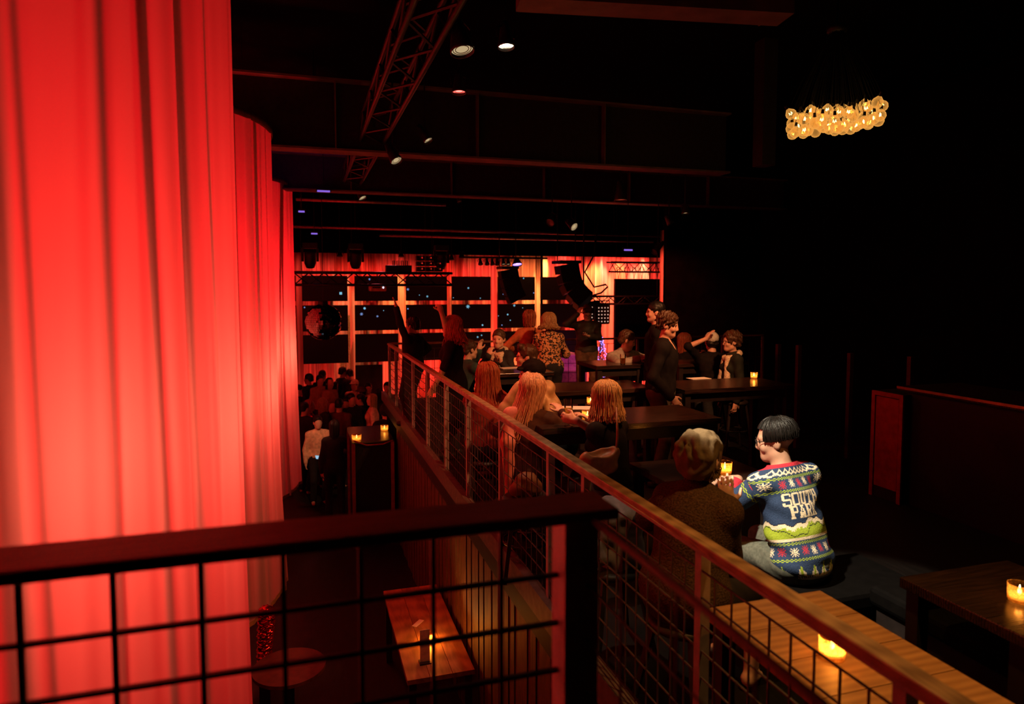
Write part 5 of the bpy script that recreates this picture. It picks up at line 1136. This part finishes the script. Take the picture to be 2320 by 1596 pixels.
# ------------------------------------------------------------------ video screens
YSn = 17.7
cols = [(640, 671), (685, 788), (804, 902), (920, 1013), (1024, 1112), (1128, 1212), (1225, 1308)]
rows = [(626, 682), (691, 748), (756, 819)]
M_scr = mat('screen_black', (0.004, 0.004, 0.005), 0.35, spec=0.25, var=0.1); M_bez = mat('screen_bezel', (0.006, 0.005, 0.005), 0.5, spec=0.2)
zr = [(at_Y(900, b, YSn).z, at_Y(900, a, YSn).z) for a, b in rows]
FLK = [(1, 0, 772, 665, 9, 'k'), (1, 1, 690, 697, 4, 'f'), (2, 0, 880, 646, 6, 'k'), (2, 0, 837, 633, 5, 'f'), (2, 1, 826, 699, 8, 'o'), (2, 1, 819, 712, 7, 'f'), (2, 1, 855, 717, 5, 'f'), (2, 1, 869, 704, 3, 'o'), (3, 0, 924, 656, 6, 'f'), (3, 0, 950, 669, 3, 'o'), (3, 0, 968, 672, 5, 'f'), (3, 1, 924, 700, 5, 'o'),
       (4, 0, 1061, 653, 5, 'f'), (4, 0, 1027, 675, 3, 'o'), (4, 0, 1088, 676, 3, 'f'), (4, 1, 1060, 695, 9, 'f'), (4, 1, 1093, 737, 6, 'o'), (4, 2, 1082, 764, 5, 'f'), (4, 2, 1091, 760, 4, 'f'),
       (5, 0, 1140, 667, 4, 'o'), (5, 0, 1145, 663, 4, 'o'), (5, 0, 1171, 627, 4, 'o'), (5, 0, 1186, 622, 4, 'f'), (5, 0, 1209, 664, 4, 'o'), (5, 1, 1150, 713, 6, 'o'), (5, 1, 1156, 726, 4, 'o'), (5, 1, 1165, 688, 6, 'f'), (5, 1, 1184, 698, 3, 'o'), (5, 1, 1137, 737, 4, 'o'), (5, 1, 1129, 716, 3, 'o')]
def flake(kind, r):
    mb = MB()
    if kind == 'o': mb.lathe([(0.0005, 0), (r * 0.7, 0)], 10, (0, 0, 0), Matrix.Rotation(math.pi / 2, 3, 'X'))
    elif kind == 'k':
        mb.box((0, 0, 0), (r * 1.3, 0.003, r * 1.3)); mb.box((0, 0, 0), (r * 1.0, 0.003, r * 1.0), Matrix.Rotation(math.pi / 4, 3, 'Y'))
    else:
        for i in range(3): mb.box((0, 0, 0), (r * 2, 0.003, r * 0.32), Matrix.Rotation(math.pi * i / 3 + 0.2, 3, 'Y'))
    return mb
SLAB = [['upper row screen half hidden by the farthest draped column', 'middle row screen half hidden by the farthest draped column', 'bottom row screen half hidden by the farthest draped column'],
        ['upper row screen with one square cyan snowflake', 'middle row screen behind the mirror ball', 'blank bottom row screen below the mirror ball'],
        ['upper row screen behind the hanging projector', 'middle row screen with a round flake beside a star flake', 'blank bottom row screen above the black doorway'],
        ['upper row screen with dim flakes between amber and red curtain strips', 'middle row screen behind the arm flung up in dark coat', 'bottom row screen behind the person in dark coat'],
        ['upper row screen with one violet flake and two dots', 'middle row screen with a large blue star flake', 'bottom row screen behind the wavy haired pointing woman'],
        ['upper row screen behind the darker line array', 'middle row screen with scattered round flakes', 'bottom row screen behind the rust jumper'],
        ['upper row blank screen behind the curved line array', 'middle row blank screen above the leopard jacket', 'bottom row blank screen beside the leopard jacket']]
for ci, (u0, u1) in enumerate(cols):
    x0 = at_Y(u0, 700, YSn).x; x1 = at_Y(u1, 700, YSn).x
    if ci == 0: x0 = x1 - 1.15
    for ri in range(3):
        z0, z1 = zr[ri]; cx, cz = (x0 + x1) / 2, (z0 + z1) / 2
        n_fl = sum(1 for f_ in FLK if f_[0] == ci and f_[1] == ri)
        t = thing('video_screen', SLAB[ci][ri], 'screen', (cx, YSn, cz), group='video screens of the wall')
        W, Hh = x1 - x0, z1 - z0
        MB().box((0, 0.03, 0), (W, 0.05, Hh)).build('casing', M_bez, t); MB().box((0, 0, 0), (W - 0.03, 0.012, Hh - 0.03)).build('panel', M_scr, t)
        MB().box((0, 0.4, 0.0), (0.5, 0.7, 0.06)).build('bracket', M_bez, t)
        for (c_, r_, u, v, s_, kd) in FLK:
            if (c_, r_) == (ci, ri):
                q = at_Y(u, v, YSn); fz = min(max(q.z, z0 + 0.04), z1 - 0.04); flake(kd, s_ * 0.0055).build('snowflake', emis('flake_cyan', (0.22, 0.55, 0.75), 0.9) if (u % 3) else emis('flake_blue', (0.28, 0.42, 0.9), 0.7), t, loc=(q.x - cx, -0.009, fz - cz))
YB = 16.6; p0 = at_Y(1394, 632, YB); p1 = at_Y(1494, 862, YB)
t = thing('video_screen', 'big blank video wall on the right of the bright curtain', 'screen', ((p0.x + p1.x) / 2, YB, (p0.z + p1.z) / 2))
MB().box((0, 0.04, 0), (p1.x - p0.x, 0.08, p0.z - p1.z)).build('casing', M_bez, t); MB().box((0, 0, 0), (p1.x - p0.x - 0.03, 0.01, p0.z - p1.z - 0.03)).build('panel', M_scr, t)
for q_ in range(6):
    xx = -(p1.x - p0.x) / 2 + 0.1 + q_ * (p1.x - p0.x - 0.2) / 5; hz_ = (p0.z - p1.z) / 2
    MB().tube([(xx - 0.05, 0.02, hz_ + 0.3), (xx, 0.02, hz_), (xx + 0.05, 0.02, hz_ + 0.3), (xx - 0.05, 0.02, hz_ + 0.3)], 0.012, 6).build('hanging_bracket', M_trb, t)
for q_ in (-1, 1): MB().box((q_ * 0.5, 0.1, (GZ - (p0.z + p1.z) / 2 - hz_) / 2), (0.08, 0.1, -(GZ - (p0.z + p1.z) / 2) - hz_)).build('stand_leg', M_bez, t)
# projector
q = at_Y(855, 654, YT + 0.15)
t = thing('projector', 'orange projector box hanging below the stage truss', 'projector', q)
MB().box((0, 0, 0), (0.36, 0.3, 0.12)).build('housing', mat('projector_shell', (0.5, 0.25, 0.12), 0.5), t, bevel=0.03); MB().box((-0.03, -0.152, 0.02), (0.18, 0.01, 0.03)).build('vent', M_trb, t)
MB().lathe([(0.001, 0), (0.018, 0), (0.022, -0.01)], 12, (0.11, -0.155, 0.02), Matrix.Rotation(math.pi / 2, 3, 'X')).build('lens', emis('flake_white', (0.7, 0.7, 1.0), 2.0), t, True); MB().tube([(0, 0, 0.06), (0, 0, zt - q.z)], 0.012, 6).build('drop_rod', M_trb, t)
# doorway and risers, tree
d0 = at_Y(805, 828, 18.35); d1 = at_Y(866, 828, 18.35)
t = thing('door_1', 'flat black panel as doorway opening in the stage curtain', 'door', ((d0.x + d1.x) / 2, 18.33, GZ)); t['kind'] = 'structure'
MB().box((0, 0, (d0.z - GZ) / 2), (d1.x - d0.x, 0.05, d0.z - GZ)).build('darkness', M_black, t)  # solid black sheet painted for the dark inside the doorway
M_ris = mat('riser_white', (0.7, 0.6, 0.6), 0.35, spec=0.4)
for i, (u0, u1, v, Y) in enumerate([(1262, 1320, 806, 16.4), (1258, 1330, 842, 15.5)]):
    a = at_Y(u0, v, Y); b = at_Y(u1, v, Y); o_ = MB().box(((a.x + b.x) / 2, Y + 0.45, (a.z + GZ) / 2), (b.x - a.x, 0.9, a.z - GZ)).build('stage_riser', M_ris, None); tag(o_, ['higher pale stage riser washed in pink light', 'lower pale stage riser washed in pink light'][i], 'riser')
tp = at_Y(1362, 858, 16.2)
t = thing('christmas_tree', 'slim christmas tree covered in violet fairy lights', 'tree', (tp.x, tp.y, tp.z)); th_ = at_Y(1362, 762, 16.2).z - tp.z
MB().box((0, 0, -(tp.z - GZ) / 2), (0.5, 0.5, tp.z - GZ)).build('plinth', M_trb, t)
mb = MB(); rg = np.random.default_rng(5)
for i in range(900):
    h_ = rg.uniform(0, 1) ** 1.3; a = rg.uniform(0, 6.283); rr = 0.27 * (1 - h_) + 0.02; p = Vector((rr * math.cos(a) * 0.35, rr * math.sin(a) * 0.35, th_ * h_)); e = Vector((rr * math.cos(a), rr * math.sin(a), th_ * h_ - 0.05))
    mb.add([p, p + Vector((-math.sin(a) * 0.02, math.cos(a) * 0.02, 0)), e], [(0, 1, 2)])
o_ = mb.build('foliage', mat('fir', (0.012, 0.02, 0.02), 0.8), t); o_['kind'] = 'stuff'
mb = MB()
for i in range(150):
    h_ = rg.uniform(0, 0.98) ** 1.25; a = rg.uniform(0, 6.283); rr = 0.28 * (1 - h_) + 0.02; mb.lathe([(0.0005, 0.016), (0.014, 0.005), (0.014, -0.005), (0.0005, -0.016)], 6, (rr * math.cos(a), rr * math.sin(a), th_ * h_))
o_ = mb.build('fairy_lights', emis('fairy_violet', (0.32, 0.22, 1.0), 3.0), t); o_['kind'] = 'stuff'
# ------------------------------------------------------------------ chandelier of globe bulbs
ch = at_d(1890, 268, 6.65); t = thing('bulb_chandelier', 'cluster chandelier of amber globe bulbs hanging on black cords', 'chandelier', ch)
def bulb_glass():
    m = bpy.data.materials.new('bulb_glass'); m.use_nodes = True; nt = m.node_tree; nt.nodes.remove(nt.nodes['Principled BSDF'])
    lw = nt.nodes.new('ShaderNodeLayerWeight'); lw.inputs[0].default_value = 0.35; tr = nt.nodes.new('ShaderNodeBsdfTransparent'); tr.inputs[0].default_value = (1, 0.86, 0.6, 1)
    em = nt.nodes.new('ShaderNodeEmission'); em.inputs[0].default_value = (1.0, 0.45, 0.09, 1); em.inputs[1].default_value = 0.9
    mx = nt.nodes.new('ShaderNodeMixShader'); mth = nt.nodes.new('ShaderNodeMath'); mth.operation = 'MULTIPLY_ADD'; mth.inputs[1].default_value = 0.7; mth.inputs[2].default_value = 0.2
    nt.links.new(lw.outputs['Facing'], mth.inputs[0]); nt.links.new(mth.outputs[0], mx.inputs[0]); nt.links.new(tr.outputs[0], mx.inputs[1]); nt.links.new(em.outputs[0], mx.inputs[2]); nt.links.new(mx.outputs[0], nt.nodes['Material Output'].inputs[0]); return m
M_bulb = bulb_glass(); M_fil = emis('filament', (1.0, 0.62, 0.22), 9)
bm_ = MB().lathe([(0.0005, -0.052), (0.022, -0.048), (0.042, -0.032), (0.053, 0.0), (0.046, 0.026), (0.028, 0.046), (0.015, 0.060), (0.013, 0.066)], 16).mesh('bulb', True); fm_ = MB().tube([(-0.014, 0, 0.0), (-0.012, 0, 0.022), (0, 0.006, -0.006), (0.012, 0, 0.022), (0.014, 0, 0.0)], 0.005, 6).mesh('filament'); sm_ = MB().lathe([(0.0005, 0.1), (0.012, 0.1), (0.015, 0.062), (0.0005, 0.062)], 10).mesh('socket')
rg = np.random.default_rng(21); pos = []; tries = 0
while len(pos) < 84 and tries < 6000:
    tries += 1; a = rg.uniform(0, 6.283); r_ = 0.43 * math.sqrt(rg.uniform()); p = V3(r_ * math.cos(a), r_ * math.sin(a), rg.uniform(-0.10, 0.10) + 0.07 * math.cos(a - 0.6) * r_ / 0.43 - 0.04 * (1 - r_ / 0.43))
    if all(np.linalg.norm(p - q) > 0.082 for q in pos): pos.append(p)
hubz = 0.85
for i, p in enumerate(pos):
    rx = rg.normal() * 0.25; ry = rg.normal() * 0.25
    o_ = link('bulb', bm_, M_bulb, t, Vector(p), (rx, ry, rg.uniform(0, 6))); 
    if i % 4 != 3: link('filament', fm_, M_fil, o_)
    link('socket', sm_, M_trb, o_)
    MB().tube([Vector(p) + Vector((0, 0, 0.1)), Vector(p) * 0.75 + Vector((0, 0, 0.35)), Vector(p) * 0.1 + Vector((0, 0, hubz))], 0.0028, 5).build('cord', mat('cord_black', (0.003, 0.003, 0.003), 0.9, spec=0.05), t)
MB().lathe([(0.001, hubz - 0.03), (0.09, hubz - 0.03), (0.09, hubz + 0.03), (0.012, hubz + 0.05), (0.012, 5.2 - ch.z)], 18).build('ceiling_stem', M_trb, t, True)
lamp('chandelier_light', 'POINT', ch + Vector((0, 0, -0.02)), 14, (1.0, 0.5, 0.14), size=0.3)
# ------------------------------------------------------------------ lower level, bar and loose things
# nook table below the balcony
a = at_z(868, 1340, -1.2); b = at_z(1015, 1528, -1.2)
M_nook = wood('nook_wood', (0.20, 0.09, 0.03), (0.44, 0.21, 0.08), 0.4, (6, 1, 6), 1.5, 0.4)
t = thing('nook_table', 'oak plank table below the balcony lit by a candle', 'table', ((a.x + b.x) / 2, (a.y + b.y) / 2, GZ)); W = abs(b.x - a.x); D = abs(a.y - b.y)
x0, x1 = min(a.x, b.x), XR - 0.06
t.location.x = (x0 + x1) / 2; W = x1 - x0
me = MB().box((0, 0, 0), (W / 3 - 0.004, D, 0.04)).mesh('plank')
for i in range(3): link('plank', me, M_nook, t, (-W / 2 + W / 3 * (i + 0.5), 0, -1.2 - GZ - 0.02))
for i in (-1, 1):
    for j in (-1, 1): MB().box((i * (W / 2 - 0.05), j * (D / 2 - 0.05), (-1.24 - GZ) / 2), (0.06, 0.06, -1.24 - GZ)).build('leg', M_leg, t)
cz = at_z(972, 1455, -1.198); candle('candle on the oak nook table by the plank wall', cz, 0.04, 0.08, 40)
t = thing('menu_stand', 'upright menu board on the oak nook table', 'menu', at_z(963, 1502, -1.199)); 
MB().box((0, 0, 0.006), (0.1, 0.08, 0.012)).build('foot', M_leg, t); MB().box((0, 0, 0.15), (0.085, 0.006, 0.28)).build('board', mat('menu_paper', (0.7, 0.5, 0.28), 0.6), t)
card('small paper slip on the oak nook table', at_z(947, 1413, -1.199), 0.05, 0.14, -0.7, 'paper_slip')
# partition counter with rope and candles
c0 = at_d(797, 1005, 10.3); c1_ = at_d(915, 1010, 10.2); c1_.x = min(c1_.x, XR - 0.08); zt_ = -0.35
t = thing('candle_counter', 'tall black counter box with red-lit corner posts on the dance floor', 'counter', ((c0.x + c1_.x) / 2, c0.y + 0.6, GZ)); W = c1_.x - c0.x
MB().box((0, 0, (zt_ - GZ) / 2), (W - 0.08, 1.1, zt_ - GZ)).build('body', mat('counter_black', (0.006, 0.005, 0.005), 0.7), t)
MB().box((0, 0, zt_ - GZ + 0.012), (W, 1.2, 0.024)).build('top', M_ttop, t)
for i in (-1, 1):
    for j in (-1, 1): MB().box((i * (W / 2 - 0.025), j * 0.575, (zt_ - GZ) / 2), (0.05, 0.05, zt_ - GZ)).build('corner_post', mat('post_redlit', (0.25, 0.06, 0.05), 0.5), t)  # red light on the posts is put into their colour
MB().tube([(-W / 2 + 0.02, -0.6, zt_ - GZ + 0.05), (-0.1, -0.61, zt_ - GZ - 0.03), (0.15, -0.61, zt_ - GZ - 0.03), (W / 2 - 0.02, -0.6, zt_ - GZ + 0.02)], 0.012, 8).build('rope', mat('rope_red', (0.3, 0.05, 0.03), 0.7), t, True)
candle('candle bowl on the front of the black counter', Vector((at_z(808, 998, zt_ + 0.026))), 0.07, 0.09, 1.2)
candle('candle bowl at the back of the black counter', Vector((at_z(871, 976, zt_ + 0.026))), 0.06, 0.09, 0.8)
# bar on the right
bx = at_z(2048, 876, 1.1)
t = thing('bar_counter', 'long black bar counter with a thin lit edge at the right', 'counter', (bx.x + 0.35, (bx.y + 1.2) / 2, 0)); D = bx.y - 1.2
MB().box((0, 0, 0.53), (0.6, D, 1.06)).build('front', mat('bar_black', (0.006, 0.005, 0.005), 0.6), t)
MB().box((0, 0, 1.08), (0.74, D + 0.1, 0.04)).build('worktop', M_ttop, t, bevel=0.004)
MB().box((-0.375, 0, 1.088), (0.012, D + 0.1, 0.022)).build('edge_strip', mat('brass_edge', (0.5, 0.28, 0.12), 0.3, 0.8), t)
p = at_X(1975, 884, bx.x - 0.05); p2 = at_X(2046, 893, bx.x - 0.05)
t = thing('red_cabinet', 'low red-faced cabinet standing at the end of the bar', 'cabinet', (bx.x + 0.22, (p.y + p2.y) / 2 , 0)); D = p.y - p2.y
M_redp = mat('cabinet_red', (0.30, 0.03, 0.03), 0.55)
MB().box((0, 0, p.z / 2), (0.5, D, p.z)).build('body', M_leg, t); MB().box((-0.255, 0, p.z / 2 + 0.03), (0.012, D - 0.10, p.z - 0.16)).build('panel', M_redp, t)
for q_ in (-1, 1): MB().box((-0.258, q_ * (D / 2 - 0.02), p.z / 2), (0.02, 0.04, p.z)).build('stile', M_redp, t)
MB().box((-0.258, 0, p.z - 0.02), (0.02, D - 0.08, 0.04)).build('rail', M_redp, t)
# dividing posts near the far wall
for i, (u, v0, v1) in enumerate([(1762, 780, 850), (1808, 782, 850), (1924, 800, 900), (2061, 808, 880)]):
    q = at_d(u, v1, 9.0 - i * 0.5); q2 = at_d(u, v0, 9.0 - i * 0.5); o_ = MB().box((0, 0, q2.z / 2), (0.05, 0.05, q2.z)).build('divider_post', mat('divider_red', (0.06, 0.012, 0.012), 0.6), None, loc=(q.x, q.y, 0)); tag(o_, ['slim dark red post nearest the lone candle', 'second slim dark red post past the lone candle', 'slim dark red post between the candle and the bar', 'slim dark red post behind the bar end'][i], 'post')
# saucer with candle at the bar bench
q = at_z(2302, 1356, 0.75)
t = table('small black side table with a candle at the near right edge', q.x - 0.28, q.x + 0.35, q.y - 0.25, q.y + 0.3, 0.75)
candle('candle on the small black side table', at_z(2309, 1362, 0.752), 0.04, 0.07, 0.5)
# shoulder bag
def loose(name, label, cat, build, m, h=0.008, wr=None):
    S = SDF(); org = build(S); o_ = link(name, S.mesh(name, h, wr), m); tag(o_, label, cat); return o_
bp_ = at_d(1362, 1040, 4.55)
M_lea = mat('tan_leather', (0.32, 0.13, 0.05), 0.45, spec=0.4, var=0.3)
t = thing('shoulder_bag', 'slouchy tan leather bag hanging at the hip of the bobbed blonde woman', 'bag', bp_)
S = SDF(); S.cap((-0.10, 0, 0.0), (0.10, 0.03, 0.02), 0.05, 0.05, 0.03); S.ell((0, 0, -0.05), (0.13, 0.05, 0.075), None, 0.04); S.ell((0.0, 0, 0.06), (0.10, 0.045, 0.05), None, 0.02, -1)
link('pouch', S.mesh('pouch', 0.008, (0.008, 45, 2)), M_lea, t)
s1 = at_d(1397, 925, 4.62) - bp_; s2 = at_d(1399, 985, 4.56) - bp_
MB().tube([(0.12, 0.02, 0.03), (s2.x, s2.y, s2.z), (s1.x, s1.y, s1.z), Vector(P3['w'](P3['sh'][1] + V3(0, 0.0, 0.06))) - bp_], 0.008, 6).build('strap', M_lea, t, True)
# coat on a stool inside the railing
cp = at_d(1398, 1165, 3.75); M_coat = mat('lavender_coat', (0.22, 0.18, 0.22), 0.8, var=0.25)
def coat(S):
    S.ell((cp.x, cp.y, cp.z), (0.15, 0.12, 0.09), None, 0.04); S.cap((cp.x - 0.1, cp.y, cp.z), (cp.x - 0.13, cp.y - 0.03, cp.z - 0.22), 0.07, 0.05, 0.04); S.cap((cp.x + 0.08, cp.y, cp.z - 0.02), (cp.x + 0.14, cp.y, cp.z - 0.34), 0.06, 0.04, 0.04); S.cap((cp.x, cp.y + 0.05, cp.z - 0.05), (cp.x + 0.02, cp.y + 0.05, 0.45), 0.12, 0.10, 0.05)
loose('coat', 'crumpled lavender grey coat heaped on a stool inside the railing', 'coat', coat, M_coat, 0.009, (0.016, 38, 6))
stool(cp.x, cp.y + 0.04, 0.46, 'dark stool buried under the lavender coat', 0)
hb = at_d(1192, 1090, 4.75); M_bag2 = mat('orange_leather', (0.14, 0.05, 0.02), 0.5, var=0.3)
def handbag(S): S.ell((hb.x, hb.y, hb.z - 0.02), (0.095, 0.06, 0.085), None, 0.03); S.cap((hb.x - 0.07, hb.y, hb.z - 0.06), (hb.x + 0.07, hb.y, hb.z - 0.06), 0.05, None, 0.04)
loose('handbag', 'orange brown handbag resting on a stool beside the railing', 'bag', handbag, M_bag2, 0.009, (0.008, 40, 3))
stool(hb.x, hb.y, hb.z - 0.108, 'dark stool carrying the orange brown handbag', 10)
sc_ = at_d(1172, 985, 4.75); M_scf = mat('rose_scarf', (0.55, 0.18, 0.14), 0.85, var=0.2)
def longscarf(S):
    k = P4; a = np.array(P4['w'](k['sh'][-1] + V3(-0.02, -0.06, 0.05))); S.cap(a, a + V3(-0.05, -0.10, -0.2), 0.05, 0.05, 0.03); S.cap(a + V3(-0.05, -0.1, -0.2), a + V3(-0.03, -0.12, -0.62), 0.05, 0.04, 0.03); S.cap(a + V3(0.05, -0.02, 0.01), a, 0.05, None, 0.03)
loose('scarf', 'long rose scarf hanging down the back of the woman with strawberry hair', 'scarf', longscarf, M_scf, 0.008, (0.004, 26, 3))
# foil sculpture and round table at the foot of the columns
fp = at_z(598, 1470, -1.25); M_foil = mat('red_foil', (0.55, 0.02, 0.03), 0.18, 0.9, 0.6, var=0.2)
def foil(S):
    S.cap((fp.x, fp.y, fp.z - 0.1), (fp.x + 0.03, fp.y, fp.z + 0.32), 0.06, 0.07, 0.03)
loose('foil_wrap', 'crinkled red foil wrapped post beside the draped columns', 'decoration', foil, M_foil, 0.007, (0.018, 120, 4))
MB().box((0, 0, (fp.z - 0.1 - GZ) / 2), (0.09, 0.09, fp.z - 0.1 - GZ)).build('foil_stand', M_leg, None, loc=(fp.x, fp.y, GZ)); tag(bpy.data.objects['foil_stand'], 'thin black stand holding up the red foil post', 'stand')
rt_ = at_z(655, 1510, -1.2)
t = thing('round_table', 'round dark red table at the foot of the second draped column', 'table', (rt_.x, rt_.y, GZ))
MB().lathe([(0.001, -1.2 - GZ), (0.30, -1.2 - GZ), (0.30, -1.23 - GZ), (0.001, -1.23 - GZ)], 36).build('tabletop', mat('round_top', (0.10, 0.02, 0.02), 0.4), t); MB().lathe([(0.04, -1.23 - GZ), (0.04, 0.03), (0.2, 0.01), (0.2, 0)], 20).build('pedestal', M_leg, t, True)
ph_ = at_d(725, 1037, 11.5); o_ = MB().box((0, 0, 0), (0.15, 0.08, 0.008)).build('smartphone', emis('phone_glow', (0.35, 0.6, 0.8), 0.9), None, loc=ph_, rot=(0.5, 0.2, 0.3)); tag(o_, 'glowing phone held by the man in cream shirt', 'phone')

# folded metal flap under the ceiling, and small violet LED bars
q = at_d(1718, 50, 6.3); t = thing('ceiling_flap', 'small folded orange-lit metal flap under the ceiling near the chandelier', 'bracket', q)
M_flap = mat('flap_orange_lit', (0.4, 0.2, 0.1), 0.5)  # orange light falling on the flap is put into its colour
MB().add([(-0.10, 0, 0.05), (-0.03, -0.05, -0.06), (-0.02, -0.05, 0.04), (-0.10, 0.004, 0.052), (-0.03, -0.046, -0.058), (-0.02, -0.046, 0.042)], [(0, 1, 2), (5, 4, 3), (0, 3, 4, 1), (1, 4, 5, 2), (2, 5, 3, 0)]).build('left_leaf', M_flap, t)
MB().add([(-0.02, -0.05, 0.04), (-0.03, -0.05, -0.06), (0.11, 0, 0.02), (0.03, 0, 0.08), (-0.02, -0.046, 0.042), (-0.03, -0.046, -0.058), (0.11, 0.004, 0.022), (0.03, 0.004, 0.082)], [(0, 1, 2, 3), (7, 6, 5, 4), (0, 4, 5, 1), (1, 5, 6, 2), (2, 6, 7, 3), (3, 7, 4, 0)]).build('right_leaf', M_flap, t)
MB().tube([(0, 0, 0.04), (0, 0, 5.2 - q.z)], 0.008, 6).build('drop_rod', M_trb, t)
for (u, v, d, L, lab) in [(733, 434, 11.0, 0.2, 'violet LED bar glowing beyond the third draped column top'), (683, 480, 11.4, 0.1, 'short blue LED bar tucked behind the third draped column'), (712, 530, 13.5, 0.12, 'tiny pale LED bar low over the dance floor'), (1422, 567, 12.5, 0.17, 'violet LED bar above the right-hand lattice truss')]:
    q = at_d(u, v, d); t = thing('led_bar', lab, 'lamp', q)
    MB().box((0, 0, 0.02), (L + 0.04, 0.05, 0.05)).build('housing', M_trb, t); MB().box((0, -0.027, 0.0), (L, 0.008, 0.03)).build('diodes', emis('led_violet', (0.35, 0.18, 1.0), 0.7), t); MB().tube([(0, 0, 0.04), (0, 0, 5.2 - q.z)], 0.007, 6).build('drop_rod', M_trb, t)
q = at_d(700, 345, 9.0); lamp('blue_beam', 'SPOT', q + Vector((0.15, -0.3, -0.35)), 10, (0.12, 0.05, 1.0), at_d(690, 330, 9.9), 0.03, 50, 0.5)
